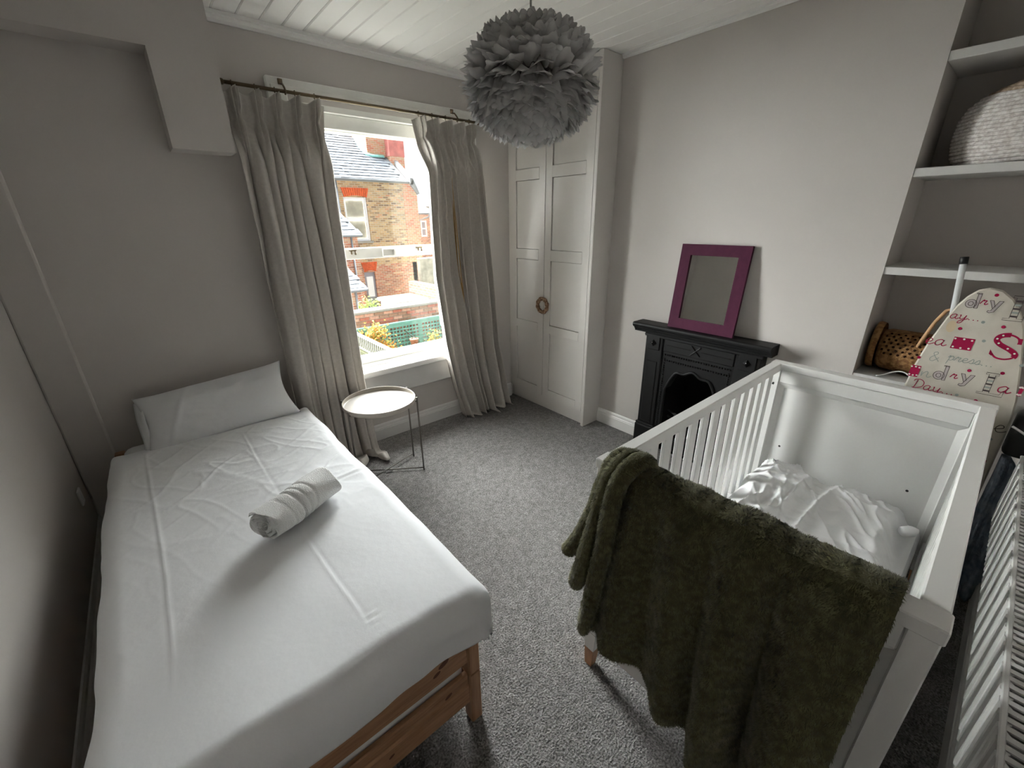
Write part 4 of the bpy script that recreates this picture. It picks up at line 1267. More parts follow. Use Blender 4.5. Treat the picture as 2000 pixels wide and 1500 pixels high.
for iy in range(9):
    for ia in range(7):
        y = 0.315 - iy * .026 + (ia % 2) * .013
        a = PI * (0.66 + ia * .055)
        hb.sphere((2.79 + .113 * math.cos(a), y, .942 + .103 * math.sin(a)), 0.0058, 6, 4, 0.6, 1, 1)
o = obj('weave_gaps', hb, MT['hole'], t, True, fix=False); o['kind'] = 'stuff'
hp = [(2.70, 0.215, 0.945), (2.70, 0.200, 1.03), (2.70, 0.178, 1.12), (2.70, 0.155, 1.175), (2.70, 0.12, 1.195), (2.70, 0.08, 1.175), (2.70, 0.055, 1.10), (2.70, 0.04, .95)]
obj('handle', MB().tube(hp, 0.0075, 8), MT['cane'], t, True, label='pale cane carrying handle')

# white cable on the lowest shelf
cp = [(2.650, 0.33 - k * .012, wz + .004 + 0.022 * math.sin(k / 16 * PI) ** 2) for k in range(17)]
cp = [(2.625 + .05 * math.sin(k / 16 * PI), 0.31 - .010 * k, wz + .0035 + 0.03 * math.sin(k / 16 * PI) ** 2) for k in range(17)]
tag(obj('cable', MB().tube(cp, 0.003, 8), MT['plastic'], None, True), 'thin white cable lying on the lowest alcove shelf', 'cable')

# ================================================================ IRONING BOARD
t = thing('ironing_board', 'upright folded ironing board with laundry print cover behind the cot', 'ironing board', (2.42, 0.02, 0))
def bd_(y, z, w_=0.0): return (2.385 + .085 * z - w_, y, z + .085 * w_)
left = [(0.187, 0.86), (0.180, 0.961), (0.163, 1.067), (0.135, 1.181), (0.118, 1.235), (0.099, 1.273), (0.076, 1.299), (0.047, 1.311)]
right = [(0.011, 1.304), (-0.023, 1.276), (-0.056, 1.230), (-0.080, 1.172), (-0.103, 1.08), (-0.122, 0.99), (-0.140, 0.90), (-0.150, 0.80)]
outl = [(0.188, 0.10), (0.19, 0.5)] + left + right + [(-0.152, 0.5), (-0.152, 0.10), (-0.12, 0.06), (0.15, 0.06)]
def solid(outline, w0, w1):
    n = len(outline)
    c = (sum(p[0] for p in outline) / n, sum(p[1] for p in outline) / n)
    sh = [(c[0] + (p[0] - c[0]) * .965, c[1] + (p[1] - c[1]) * .985) for p in outline]
    v = [bd_(*p, w0) for p in outline] + [bd_(*p, w1 - .006) for p in outline] + [bd_(*p, w1) for p in sh]
    f = [tuple(range(n)), tuple(range(3 * n - 1, 2 * n - 1, -1))]
    for i in range(n):
        j = (i + 1) % n
        f += [(i, i + n, j + n, j), (i + n, i + 2 * n, j + 2 * n, j + n)]
    return v, f
cover = obj('cover', MB().add(*solid(outl, -0.014, 0.010)), MT['cover'], t)
PR = {k: MB() for k in ('pr_red', 'pr_grey', 'pr_line', 'pr_fill', 'pr_white', 'pr_stain')}
def flush(name):
    """turn the strokes collected so far into the printed pieces of one glyph"""
    for k in list(PR):
        if PR[k].v:
            obj('printed_' + name, PR[k], MT[k], cover, fix=False)
            PR[k] = MB()
LV = {'pr_stain': .0103, 'pr_fill': .0106, 'pr_red': .0110, 'pr_grey': .0110, 'pr_white': .0114, 'pr_line': .0118}
def cat(pts, sub=6):
    P_ = [np.array(p, float) for p in pts]; o_ = []
    for i in range(len(P_) - 1):
        p0, p1, p2, p3 = P_[max(i - 1, 0)], P_[i], P_[i + 1], P_[min(i + 2, len(P_) - 1)]
        for k in range(sub):
            f_ = k / sub
            o_.append(0.5 * (2 * p1 + (p2 - p0) * f_ + (2 * p0 - 5 * p1 + 4 * p2 - p3) * f_ ** 2 + (3 * p1 - p0 - 3 * p2 + p3) * f_ ** 3))
    o_.append(P_[-1])
    return o_
def ribbon(col, pts, w_):
    P_ = [np.array(p, float) for p in pts]; v = []; f = []
    for i, p in enumerate(P_):
        d = P_[min(i + 1, len(P_) - 1)] - P_[max(i - 1, 0)]
        L_ = np.hypot(*d) + 1e-9; nn_ = np.array([-d[1], d[0]]) / L_ * w_ / 2
        v += [bd_(*(p + nn_), LV[col]), bd_(*(p - nn_), LV[col])]
    for i in range(len(P_) - 1):
        f.append((2 * i, 2 * i + 1, 2 * i + 3, 2 * i + 2))
    PR[col].add(v, f)
def fillp(col, pts): PR[col].add([bd_(*p, LV[col]) for p in pts], [tuple(range(len(pts)))])
GL = {'a': [[(.5, .42), (.32, .5), (.08, .32), (.1, .06), (.28, .0), (.46, .2), (.52, .46), (.48, .1), (.6, .0), (.78, .14)]],
      'y': [[(.02, .4), (.1, .46), (.1, .12), (.26, .02), (.44, .2), (.52, .48), (.46, .0), (.34, -.36), (.1, -.42), (.14, -.2), (.5, .0), (.78, .16)]],
      'r': [[(-.02, .06), (.12, .42), (.2, .52), (.2, .40), (.42, .44), (.34, .12), (.44, .0), (.62, .14)]],
      'n': [[(.02, .44), (.08, .02), (.12, .26), (.3, .5), (.42, .4), (.42, .1), (.54, .0), (.72, .14)]],
      'e': [[(.0, .16), (.34, .3), (.34, .46), (.16, .48), (.05, .24), (.16, .02), (.36, .02), (.56, .16)]],
      's': [[(-.05, .05), (.22, .5), (.34, .24), (.24, .02), (.06, .05)], [(.26, .03), (.5, .12)]],
      'p': [[(.0, .3), (.14, .52), (.06, -.42)], [(.1, .3), (.3, .52), (.46, .3), (.32, .04), (.12, .06)], [(.4, .1), (.56, .14)]],
      'D': [[(.22, .9), (.16, .06), (.04, .02), (.3, .0), (.74, .26), (.76, .72), (.42, .98), (.04, .92), (-.06, .74)]],
      '&': [[(.8, .0), (.22, .66), (.2, .9), (.4, .96), (.46, .76), (.1, .36), (.1, .06), (.36, .0), (.68, .42)]]}
def script(col, txt, y, z, h, w_, adv=None, slope=0.0):
    """handwritten strokes; y runs to the right as seen in the room (towards -y)"""
    wd = {'D': .86, '&': .95, 's': .46, 'r': .58, 'e': .54, 'p': .56}
    cx2 = 0.0
    for ch in txt:
        if ch == '.':
            disc(col, y - (cx2 + .12) * h, z + slope * cx2 * h + .04 * h, .055 * h); flush('dot'); cx2 += .34; continue
        if ch == ' ':
            cx2 += .3; continue
        for st in GL[ch]:
            ribbon(col, [(y - (cx2 + p[0] + .12 * p[1]) * h, z + slope * cx2 * h + p[1] * h) for p in cat(st)], w_)
        flush('letter')
        cx2 += wd.get(ch, .74)
def disc(col, y, z, r_, n=12, sy=1.0): fillp(col, [(y + r_ * sy * math.cos(a), z + r_ * math.sin(a)) for a in np.linspace(0, 2 * PI, n, endpoint=False)])
def ring(y, z, ry_, rz_, w_=.0017, n=24): ribbon('pr_line', [(y + ry_ * math.cos(a), z + rz_ * math.sin(a)) for a in np.linspace(0, 2 * PI, n + 1)], w_)
def loop(pts, w_=.0018): ribbon('pr_line', list(pts) + [pts[0], pts[1]], w_)
def big_d(y, z, h):
    disc('pr_fill', y, z + .28 * h, .27 * h, 18); ring(y, z + .28 * h, .27 * h, .28 * h); ring(y + .01 * h, z + .28 * h, .12 * h, .14 * h)
    st = [(y - .20 * h, z), (y - .36 * h, z), (y - .36 * h, z + h), (y - .20 * h, z + h)]
    fillp('pr_fill', st); loop(st)
    loop([(y - .36 * h, z + h), (y - .10 * h, z + h), (y - .10 * h, z + .95 * h), (y - .36 * h, z + .95 * h)])
    flush('letter')
def big_y(y, z, h):
    a = [(y, z + .56 * h), (y - .18 * h, z + .56 * h), (y - .34 * h, z + .16 * h), (y - .24 * h, z + .02 * h)]
    b_ = [(y - .46 * h, z + .56 * h), (y - .66 * h, z + .56 * h), (y - .36 * h, z - .22 * h), (y - .16 * h, z - .30 * h), (y - .04 * h, z - .24 * h), (y - .06 * h, z - .14 * h), (y - .20 * h, z - .14 * h)]
    fillp('pr_fill', a); loop(a); fillp('pr_fill', b_); loop(b_)
    flush('letter')
def big_L(y, z, h, clip=None):
    ol = [(y, z + h), (y - .40 * h, z + h), (y - .40 * h, z + .92 * h), (y - .30 * h, z + .92 * h), (y - .30 * h, z + .09 * h), (y - .62 * h, z + .09 * h), (y - .66 * h, z + .24 * h), (y - .72 * h, z + .24 * h),
          (y - .72 * h, z), (y + .08 * h, z), (y + .08 * h, z + .07 * h), (y - .10 * h, z + .09 * h), (y - .10 * h, z + .92 * h), (y, z + .92 * h)]
    if clip: ol = [(max(p[0], clip), p[1]) for p in ol]
    loop(ol)
    for k in range(5):
        zz = z + (.14 + .155 * k) * h
        fillp('pr_grey' if k % 2 else 'pr_line', [(y - .11 * h, zz), (max(y - .29 * h, clip or -9), zz), (max(y - .29 * h, clip or -9), zz + .07 * h), (y - .11 * h, zz + .07 * h)])
    flush('letter')
def tagbox(y0, y1, z0, z1):
    fillp('pr_red', [(y0, z0), (y1, z0), (y1 - .002, z1), (y0 - .002, z1)])
    fillp('pr_fill', [(y0 - .22 * (y0 - y1), z0 + .3 * (z1 - z0)), (y1 + .2 * (y0 - y1), z0 + .3 * (z1 - z0)), (y1 + .2 * (y0 - y1), z0 + .72 * (z1 - z0)), (y0 - .22 * (y0 - y1), z0 + .72 * (z1 - z0))])
    for a, b_ in ((.12, .15), (.5, .12), (.88, .16), (.1, .85), (.52, .88), (.9, .84)):
        disc('pr_white', y0 + (y1 - y0) * a, z0 + (z1 - z0) * b_, .0035, 8)
    flush('label')
disc('pr_stain', 0.112, 1.148, .024, 14, .6); flush('stain')
big_d(0.082, 1.229, .058); script('pr_red', 'r', 0.058, 1.246, .034, .0032); big_y(0.034, 1.233, .055); big_L(-0.022, 1.196, .092, -0.066)
script('pr_red', 'ay...', 0.128, 1.181, .036, .0026)
script('pr_red', 'ea', 0.172, 1.066, .050, .0030); tagbox(0.093, 0.033, 1.062, 1.110)
# large S
Sp = cat([(-.082, 1.118), (-.076, 1.134), (-.055, 1.143), (-.032, 1.136), (-.024, 1.120), (-.036, 1.104), (-.066, 1.088), (-.084, 1.073), (-.080, 1.058), (-.060, 1.049), (-.038, 1.052), (-.024, 1.066)], 5)
ribbon('pr_red', Sp[10:40], .017); ribbon('pr_red', Sp, .006)
fillp('pr_red', [(-.078, 1.112), (-.090, 1.112), (-.088, 1.134), (-.080, 1.134)]); fillp('pr_red', [(-.018, 1.080), (-.030, 1.062), (-.026, 1.056), (-.018, 1.062)])
for k in (14, 19, 24, 29, 34): disc('pr_white', Sp[k][0], Sp[k][1], .0032, 8)
flush('letter')
script('pr_grey', '&', 0.142, 0.999, .040, .0022); script('pr_grey', 'press...', 0.088, 1.012, .037, .0022)
tagbox(0.187, 0.156, 0.918, 0.968); script('pr_grey', 'n', 0.150, 0.926, .048, .0026)
big_d(0.094, 0.926, .062); script('pr_red', 'r', 0.060, 0.942, .036, .0032); big_y(0.032, 0.934, .060); big_L(-0.034, 0.902, .088)
script('pr_red', 'a', -0.076, 0.922, .050, .0034); tagbox(-0.131, -0.141, 0.920, 0.960)
script('pr_red', 'Day...', 0.162, 0.872, .040, .0028)
script('pr_line', 'e', -0.112, 0.765, .060, .0030)
tagbox(-0.10, -0.13, 0.60, 0.64)
for y, z in ((0.023, 1.285), (-0.027, 1.170), (0.085, 1.144), (0.172, 1.003), (0.014, 0.984), (-0.074, 0.996), (-0.036, 0.869), (-0.100, 0.70)): disc('pr_red', y, z, .0062, 12); flush('dot')
for y, z in ((0.030, 1.179), (0.008, 1.108), (0.021, 0.877), (-0.111, 1.036), (-0.118, 0.73)): disc('pr_grey', y, z, .0055, 12); flush('dot')
for (y0, z0, y1, z1) in ((0.150, 1.412, -0.02, 0.03), (-0.10, 1.00, 0.06, 0.03)):
    X_ = lambda z: 2.385 + .085 * z + .034
    lg = obj('leg_tube', MB().tube([(X_(z0), y0, z0), (X_(z1), y1, z1)], 0.0105, 12), MT['whitemetal'], t, True)
    d = (Vector((X_(z0), y0, z0)) - Vector((X_(z1), y1, z1))).normalized(); p = Vector((X_(z0), y0, z0))
    obj('end_cap', MB().tube([p - d * .022, p + d * .006], 0.0135, 12), MT['black'], lg, True)

# black bag and grey-blue cloth tucked between the ironing board and the radiator
t = thing('black_bag', 'small black bag with white strap beside the ironing board', 'bag', (2.39, -0.20, 0.70))
obj('body', MB().bbox(2.362, 2.425, -0.255, -0.150, 0.70, 0.895, 0.025, 3), MT['black'], t, True)
obj('strap', MB().tube([(2.358, -.150, .828), (2.357, -.18, .812), (2.357, -.225, .788), (2.36, -.252, .77)], 0.0045, 8), MT['whitemetal'], t, True)
xs = np.linspace(0, 1, 40); zz = np.linspace(0, 1, 50)
A_, B_ = np.meshgrid(xs, zz)
gx = 2.385 + 0.03 * np.sin(A_ * 12 + B_ * 2) * (0.3 + B_ * .4) + 0.03 * fbm(A_ * 5, B_ * 6, 3) ; gy = -0.265 + 0.105 * A_ ; gz = 0.66 - 0.62 * B_ - 0.03 * np.sin(A_ * 5)
f_ = np.stack([gx, gy, gz], -1); bk = f_.copy(); bk[..., 0] += 0.05
mb = MB().grid(f_).grid(bk)
for e1, e2 in ((f_[0], bk[0]), (f_[-1], bk[-1]), (f_[:, 0], bk[:, 0]), (f_[:, -1], bk[:, -1])): mb.grid(np.stack([e1, e2]))
tag(obj('folded_cloth', mb, MT['bluecloth'], None, True), 'grey blue cloth bundled below the black bag', 'cloth')

# small plate on the left wall
t = thing('wall_socket', 'small white socket plate low on the left wall behind the bed', 'socket', (XL, 2.66, 0.30))
obj('plate', MB().bbox(XL, XL + .009, 2.63, 2.69, 0.305, 0.385, 0.003), MT['plastic'], t)
obj('rocker', MB().bbox(XL + .009, XL + .013, 2.652, 2.668, 0.330, 0.360, 0.001), MT['plastic'], t)

# ================================================================ OUTSIDE THE WINDOW
GZ = -2.8
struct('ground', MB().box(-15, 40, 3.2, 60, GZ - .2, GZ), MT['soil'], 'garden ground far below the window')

def slates(roof, x0, x1, eave, slope_d, rows, sw, sl, skew=0.0, xr_of=None):
    """individual slates laid on a plane rising along slope_d from the eave point"""
    d = Vector(slope_d).normalized()
    nrm = Vector((1, 0, 0)).cross(d)
    if nrm.z < 0: nrm = -nrm
    m = MB()
    base = Vector((x0, eave[0], eave[1]))
    L_ = sl * 1.25
    v = [Vector((.006, 0, 0)), Vector((sw - .006, 0, 0)), Vector((sw - .006, 0, 0)) + d * L_, Vector((.006, 0, 0)) + d * L_]
    lift = (0.030, 0.030, 0.004, 0.004)
    vt = [base + p + nrm * l for p, l in zip(v, lift)]; vb = [base + p + nrm * (l - .012) for p, l in zip(v, lift)]
    m.add(vt + vb, [(0, 1, 2, 3), (7, 6, 5, 4), (0, 4, 5, 1), (1, 5, 6, 2), (2, 6, 7, 3), (3, 7, 4, 0)])
    first = obj('slate', m, MT['slate'], roof)
    for r in range(rows):
        sh = (r % 2) * sw * .5
        n = int((x1 - x0 - sh) / sw)
        for k in range(n):
            xx = x0 + sh + k * sw
            if xr_of and xx + sw > xr_of(r * sl): continue
            if r == 0 and k == 0: continue
            off_ = d * (r * sl) + Vector((sh + k * sw, 0, 0))
            jit = 0.004 * (random.random() - .5)
            copy_part(first, roof, off_ + nrm * jit, (0, 0, 0.012 * (random.random() - .5)))

# --- house opposite
t = thing('brick_house', 'yellow brick terraced house with slate roof seen through the window', 'house', (7.5, 18.5, GZ))
HX1 = 9.62
# facade with window and door openings
def wall_with_holes(x0, x1, z0, z1, y0, y1, holes):
    xs_ = sorted({x0, x1, *[h[0] for h in holes], *[h[1] for h in holes]}); zs_ = sorted({z0, z1, *[h[2] for h in holes], *[h[3] for h in holes]})
    m = MB()
    for a, b_ in zip(xs_[:-1], xs_[1:]):
        for c, d in zip(zs_[:-1], zs_[1:]):
            if any(h[0] <= a and b_ <= h[1] and h[2] <= c and d <= h[3] for h in holes): continue
            m.box(a, b_, y0, y1, c, d)
    return m
win = (6.66, 7.60, 0.83, 2.50); door = (7.10, 7.58, GZ, -0.44)
obj('wall', wall_with_holes(2.0, 9.26, -0.15, 3.15, 18.0, 18.25, [win]), MT['ystock'], t)
obj('lower_wall', wall_with_holes(2.0, HX1, GZ, -0.15, 18.0, 18.25, [door]), MT['oldred'], t)
obj('red_quoin', MB().box(9.26, HX1, 17.99, 18.25, -0.15, 3.15), MT['redq'], t)
obj('party_wall', MB().prism([(18.0, GZ), (18.0, 3.1), (20.9, 4.86), (26, 4.86), (26, GZ)], 'x', 9.40, HX1), MT['redq'], t)
def flat_arch(x0, x1, z0, z1, ytop):
    cm = (x0 + x1) / 2; n = 12; m = None
    l = obj('arch', MB().box(x0 + .05, x1 - .05, 17.99, 18.02, z0 + .06, z1 - .01), MT['mortar'], t)
    for k in range(n):
        a0, a1 = k / n, (k + 1) / n
        g = 0.006
        b0, b1 = x0 + .09 + (x1 - x0 - .18) * a0, x0 + .09 + (x1 - x0 - .18) * a1
        t0, t1 = x0 + (x1 - x0) * a0, x0 + (x1 - x0) * a1
        za, zb = z0 + .10 * math.sin(a0 * PI) * .6, z0 + .10 * math.sin(a1 * PI) * .6
        v = [(b0 + g, 17.965, za), (b1 - g, 17.965, zb), (t1 - g, 17.965, z1), (t0 + g, 17.965, z1), (b0 + g, 18.0, za), (b1 - g, 18.0, zb), (t1 - g, 18.0, z1), (t0 + g, 18.0, z1)]
        obj('brick', MB().add(v, [(0, 1, 2, 3), (7, 6, 5, 4), (0, 4, 5, 1), (1, 5, 6, 2), (2, 6, 7, 3), (3, 7, 4, 0)]), MT['lintel'], l)
flat_arch(6.60, 7.72, 2.50, 2.84, 18)
flat_arch(7.02, 7.72, -0.42, -0.02, 18)
x0, x1, z0, z1 = win
f = MB()
for (a, b_, c, d) in ((x0, x0 + .09, z0, z1), (x1 - .09, x1, z0, z1), (x0 + .09, x1 - .09, z1 - .10, z1), (x0 + .09, x1 - .09, z0, z0 + .10), (x0 + .09, x1 - .09, 1.63, 1.74)):
    f.bbox(a, b_, 18.05, 18.13, c, d, 0.01)
wf = obj('window_frame', f, MT['upvc'], t)
for c, d in ((z0 + .10, 1.63), (1.74, z1 - .10)):
    obj('pane', MB().box(x0 + .09, x1 - .09, 18.10, 18.105, c, d), MT['glass'], wf)
    obj('blind', MB().box(x0 + .09, x1 - .09, 18.17, 18.18, c, d), MT['blind'], wf)
obj('window_sill', MB().bbox(x0 - .08, x1 + .08, 17.93, 18.1, z0 - .09, z0, 0.01), MT['stone'], t)
d_ = obj('back_door', MB().bbox(door[0], door[1], 18.08, 18.14, GZ, -0.44, 0.01), MT['darkdoor'], t)
obj('door_panel', MB().bbox(door[0] + .09, door[1] - .09, 18.05, 18.09, -1.5, -0.62, 0.02), MT['upvc'], d_)
obj('gutter', MB().tube([(2.0, 17.82, 3.13), (9.5, 17.82, 3.13)], 0.065, 10), MT['lead'], t, True)
obj('down_pipe', MB().tube([(6.42, 17.92, 3.1), (6.42, 17.92, GZ)], 0.05, 8), MT['lead'], t, True)
sl = 0.607
d3 = Vector((0, 1, sl)).normalized()
rf = obj('roof', MB().prism([(17.80, 3.12), (17.80, 3.17), (21.8, 3.17 + 4 * sl), (26, 3.17 + 4 * sl), (26, 3.12 + 4 * sl), (21.8, 3.12 + 4 * sl)], 'x', 2.0, 9.42), MT['slatebase'], t)
slates(rf, 5.4, 9.42, (17.78, 3.165), (0, 1, sl), 17, 0.30, 0.235)
# raised brick gable with turquoise flashing
gb = obj('roof_gable', MB().box(8.56, 9.42, 19.55, 21.5, 4.0, 6.6), MT['redq'], t)
obj('flashing', MB().tube([(8.60, 20.75, 4.96), (8.50, 20.1, 4.60), (8.52, 19.60, 4.30), (8.72, 19.46, 4.22), (9.25, 19.46, 4.22)], 0.075, 8), MT['copper'], gb, True)
vg = MB().prism([(17.9, 3.05), (17.9, 3.30), (20.9, 5.13), (20.9, 4.88)], 'x', 9.60, 9.74)
vg.add([(9.60, 17.9, 3.05), (9.74, 17.9, 3.30), (10.02, 17.9, 2.70), (9.92, 17.9, 2.66), (9.60, 18.2, 3.05), (9.74, 18.2, 3.30), (10.02, 18.2, 2.70), (9.92, 18.2, 2.66)],
       [(0, 1, 2, 3), (7, 6, 5, 4), (0, 4, 5, 1), (1, 5, 6, 2), (2, 6, 7, 3), (3, 7, 4, 0)])
obj('verge', vg, MT['lead'], t)
obj('gable_return', MB().prism([(9.60, GZ), (9.60, 3.1), (9.75, 3.1), (9.93, 2.68), (9.93, GZ)], 'y', 18.0, 18.2), MT['redq'], t)
ch = obj('chimney_stack', MB().box(9.42, 10.10, 19.2, 20.0, 2.4, 4.25), MT['redq'], t)
obj('chimney_render', MB().box(9.40, 10.12, 19.18, 20.02, 4.25, 6.6), MT['pinkrender'], ch)
obj('skylight', MB().add([(5.9, 19.9, 4.52), (6.9, 19.9, 4.52), (6.9, 20.9, 5.13), (5.9, 20.9, 5.13), (5.9, 19.9, 4.42), (6.9, 19.9, 4.42), (6.9, 20.9, 5.03), (5.9, 20.9, 5.03)],
    [(0, 1, 2, 3), (7, 6, 5, 4), (0, 4, 5, 1), (1, 5, 6, 2), (2, 6, 7, 3), (3, 7, 4, 0)]), MT['felt'], t)

# --- two lean-to back additions
def leanto(name, label, x1, xt, y0, z0, y1, z1, rows):
    t = thing(name, label, 'house', (x1 - 1.5, y0, GZ), 'slate roofed back additions')
    obj('wall', MB().box(2.0, x1 - .12, y0, y1 + .28, GZ, z0 - .06), MT['oldred'], t)
    sl_ = (z1 - z0) / (y1 - y0)
    r = obj('roof', MB().add([(2.0, y0 - .1, z0 - .06), (x1, y0 - .1, z0 - .06), (xt, y1, z1), (2.0, y1, z1), (2.0, y0 - .1, z0 - .14), (x1, y0 - .1, z0 - .14), (xt, y1, z1 - .08), (2.0, y1, z1 - .08)],
        [(0, 1, 2, 3), (7, 6, 5, 4), (0, 4, 5, 1), (1, 5, 6, 2), (2, 6, 7, 3), (3, 7, 4, 0)]), MT['slatebase'], t)
    dl = math.hypot(y1 - y0 + .1, z1 - z0 + .06)
    slates(r, x1 - 1.5, x1, (y0 - .12, z0 - .055), (0, y1 - y0 + .1, z1 - z0 + .06), rows, 0.25, dl / rows * .96, xr_of=lambda s_: x1 + .03 + (xt - x1) * s_ / dl)
    obj('gutter', MB().tube([(2.0, y0 - .15, z0 - .10), (x1, y0 - .15, z0 - .10)], 0.055, 8), MT['lead'], t, True)
    obj('down_pipe', MB().tube([(x1 - .35, y0 - .06, z0 - .12), (x1 - .35, y0 - .06, GZ)], 0.035, 8), MT['lead'], t, True)
    return t
leanto('back_addition', 'upper slate roofed brick addition against the house, nearest the left curtain', 5.96, 5.70, 15.0, 1.25, 16.7, 2.22, 8)
leanto('back_addition', 'lower slate roofed brick addition in front of the yellow brick house', 5.11, 5.05, 13.0, -0.26, 14.6, 0.38, 7)

# --- neighbouring house glimpsed beside the right curtain
t = thing('neighbour_house', 'distant brick house glimpsed beside the right curtain', 'house', (18, 27, GZ))
nw = (14.42, 14.85, 0.62, 1.62)
obj('wall', wall_with_holes(13.2, 24, GZ, 2.0, 26.0, 26.3, [nw]), MT['oldred'], t)
obj('roof', MB().prism([(25.8, 1.98), (25.8, 2.06), (30, 4.6), (30, 4.5)], 'x', 13.0, 24.2), MT['slate'], t)
f = MB()
for (a, b_, c, d) in ((14.42, 14.5, .62, 1.62), (14.77, 14.85, .62, 1.62), (14.5, 14.77, 1.52, 1.62), (14.5, 14.77, .62, .72), (14.5, 14.77, 1.08, 1.16)):
    f.box(a, b_, 25.98, 26.1, c, d)
wf = obj('window_frame', f, MT['upvc'], t)
obj('pane', MB().box(14.5, 14.77, 26.08, 26.09, .72, 1.52), MT['darkdoor'], wf)
t = thing('satellite_dish', 'grey satellite dish on a pole beside the brick house', 'satellite dish', (10.3, 18.1, 1.2))
obj('dish', MB().lathe([(0.001, 2.10), (0.12, 2.12), (0.24, 2.19)], 10.55, 18.0, 20), MT['lead'], t, True)
obj('arm', MB().tube([(9.94, 18.1, 1.6), (10.45, 18.05, 1.75), (10.55, 18.0, 2.10)], 0.03, 8), MT['lead'], t, True)

# --- shed with flat roof
t = thing('flat_roofed_shed', 'low shed with pale flat roof behind the garden wall', 'shed', (5.3, 10.9, GZ))
obj('wall', MB().box(4.86, 5.76, 10.45, 11.40, GZ, -0.49), MT['darkdoor'], t)
obj('roof', MB().bbox(4.78, 5.82, 10.36, 11.46, -0.49, -0.40, 0.02), MT['felt'], t)
tag(obj('yard_wall', MB().box(5.95, 6.18, 9.7, 11.75, GZ, -0.10), brick_mat('yard_wall_brick', [(0.16, 0.065, 0.045), (0.21, 0.115, 0.075), (0.12, 0.06, 0.045)], (0.19, 0.16, 0.135), axis='yz')),
    'brick yard wall running back from the garden wall', 'wall')
tag(obj('rendered_wall', MB().bbox(8.95, 12.0, 16.5, 16.75, GZ, 0.12, 0.03), MT['grubby']), 'mossy rendered wall below the yellow brick house', 'wall')

# --- garden wall of bricks with pale coping
t = thing('garden_wall', 'old red brick garden wall with pale coping', 'wall', (4.5, 9.1, GZ))
core = obj('mortar_core', MB().box(1.5, 9.0, 9.02, 9.22, GZ, -0.30), MT['mortar'], t)
obj('coping', MB().bbox(1.5, 9.0, 8.96, 9.28, -0.30, -0.235, 0.012), MT['stone'], t)
bm3 = []
for k in range(3):
    m = MB().bbox(0, 0.213, -0.012, 0.02, 0, 0.063, 0.004)
    me = bpy.data.meshes.new('brick'); me.from_pydata(m.v, [], m.f); me.materials.append(MT['b%d' % (k + 1)])
    bm3.append(me)
cnt = 0
for r in range(9):
    for k in range(14):
        x = 2.75 + k * .225 + (r % 2) * .1125
        o = bpy.data.objects.new('brick', random.choice(bm3))
        COL.objects.link(o); o.parent = t
        o.location = Vector((x, 9.012 + .006 * (random.random() - .5), -0.303 - .075 * (r + 1) + .006)) - Vector(OFF[t.name])
# --- sea green trellis in front of it
t = thing('trellis_fence', 'sea green lattice trellis fence along the garden wall', 'fence', (4.0, 8.9, GZ))
TZ0, TZ1 = -1.9, -0.57
o = obj('top_rail', MB().bbox(1.8, 6.5, 8.86, 8.94, TZ1 - .055, TZ1, 0.006), MT['trellis'], t)
for x in (1.85, 3.45, 4.66, 6.2):
    obj('post', MB().bbox(x, x + .08, 8.90, 8.95, GZ, TZ1, 0.006), MT['trellis'], t)
lt = MB()
z = TZ1 - .10
while z > TZ0:
    lt.box(1.9, 6.4, 8.885, 8.900, z - .016, z + .016); z -= .082
x = 1.95
while x < 6.4:
    lt.box(x - .014, x + .014, 8.900, 8.912, TZ0, TZ1 - .04); x += .082
o = obj('lattice', lt, MT['trellis'], t); o['kind'] = 'stuff'
obj('board_strip', MB().box(1.9, 6.4, 8.878, 8.885, TZ1 - .11, TZ1 - .05), MT['trellis'], t)

# --- cream railing on the side boundary
t = thing('cream_railing', 'cream picket railing on the side boundary below the window', 'railing', (2.52, 6.5, GZ))
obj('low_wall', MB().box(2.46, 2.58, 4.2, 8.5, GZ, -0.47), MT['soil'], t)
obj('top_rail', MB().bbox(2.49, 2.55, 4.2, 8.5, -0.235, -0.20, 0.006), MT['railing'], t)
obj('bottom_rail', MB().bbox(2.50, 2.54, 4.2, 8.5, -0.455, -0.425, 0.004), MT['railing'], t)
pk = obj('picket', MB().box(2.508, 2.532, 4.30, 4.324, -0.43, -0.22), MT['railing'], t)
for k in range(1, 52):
    copy_part(pk, t, (0, k * .08, 0))

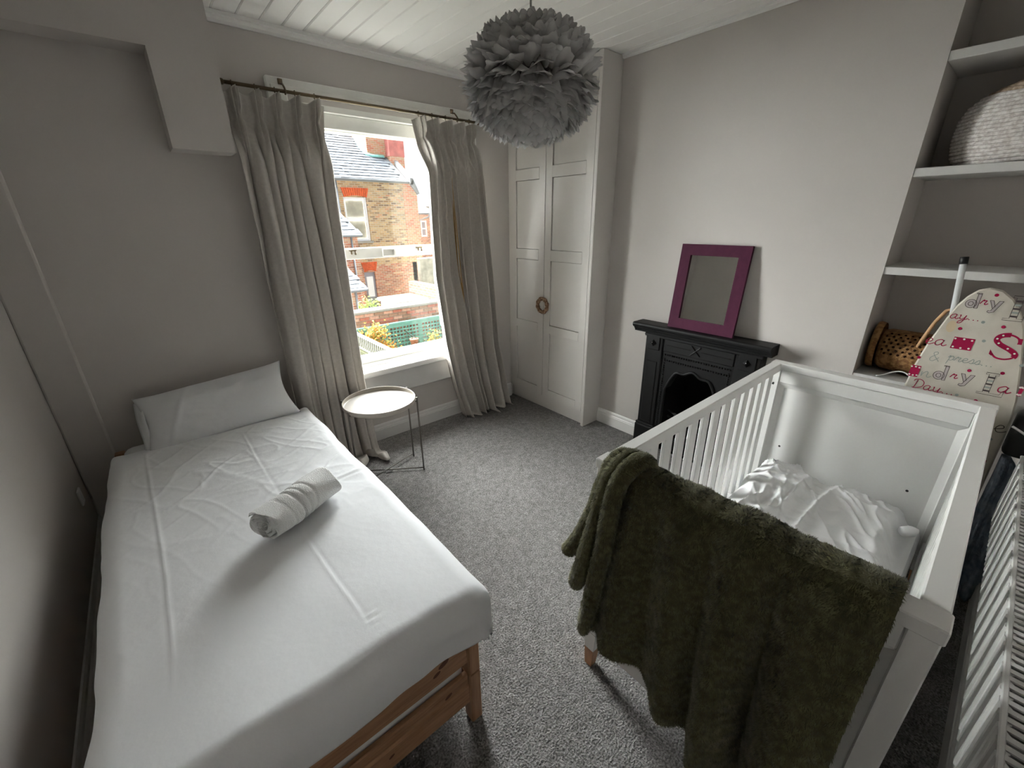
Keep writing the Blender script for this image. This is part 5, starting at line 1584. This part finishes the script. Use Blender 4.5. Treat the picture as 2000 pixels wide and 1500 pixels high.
# --- autumn shrub, wall plants, flower pot
def shrub(name, label, clumps, cols, n, size, stem):
    t = thing(name, label, 'shrub', (stem[0], stem[1], GZ))
    obj('stem', MB().tube([(stem[0], stem[1], GZ), (stem[0] + .05, stem[1], (GZ + stem[2]) / 2), stem], [0.035, 0.028, 0.012], 8), MT['pinev'], t, True)
    for ci, cmat in enumerate(cols):
        lf = MB()
        for k in range(n):
            c = random.choice(clumps)
            p = Vector((random.gauss(c[0], c[3]), random.gauss(c[1], c[3] * .6), random.gauss(c[2], c[3] * .8)))
            a = Vector((random.gauss(0, 1), random.gauss(0, 1), random.gauss(0, 1))).normalized(); b_ = a.orthogonal().normalized()
            L_ = size * (0.7 + .6 * random.random()); W_ = L_ * .55
            lf.add([p, p + a * L_ * .5 + b_ * W_ * .5, p + a * L_, p + a * L_ * .5 - b_ * W_ * .5], [(0, 1, 2, 3)])
        o = obj('foliage', lf, cmat, t, fix=False); o['kind'] = 'stuff'
    return t
shrub('autumn_shrub', 'orange and yellow autumn shrub climbing the green trellis', [(3.28, 8.40, -0.62, .11), (3.45, 8.40, -0.58, .11), (3.20, 8.40, -0.78, .10), (3.42, 8.38, -0.86, .10), (3.62, 8.38, -0.98, .11), (3.78, 8.30, -1.12, .10)],
      [MT['leafo'], MT['leafy'], MT['leafg']], 330, 0.07, (3.4, 8.4, -.7))
shrub('green_creeper', 'pale green creeper over the right end of the trellis', [(4.80, 8.45, -0.95, .09), (4.72, 8.45, -1.10, .09)], [MT['leafg'], MT['leafy']], 130, 0.06, (4.7, 8.45, -1.0))
shrub('wall_plant', 'green plant growing behind the garden wall', [(3.72, 9.45, -0.12, .07), (3.86, 9.45, -0.20, .06), (3.6, 9.45, -.25, .06)], [MT['leafg']], 150, 0.07, (3.7, 9.45, -.2))
t = thing('flower_pot', 'terracotta pot hanging on the green trellis', 'pot', (4.28, 8.5, -1.02))
obj('pot', MB().lathe([(0.001, -1.06), (0.07, -1.06), (0.095, -0.92), (0.10, -0.90), (0.085, -0.90), (0.07, -0.95), (0.001, -0.95)], 4.28, 8.46, 20), MT['pot'], t, True)
obj('bracket', MB().tube([(4.28, 8.86, -0.80), (4.28, 8.46, -0.86), (4.36, 8.46, -0.91)], 0.008, 6).tube([(4.28, 8.46, -0.86), (4.20, 8.46, -0.91)], 0.008, 6), MT['black'], t, True)
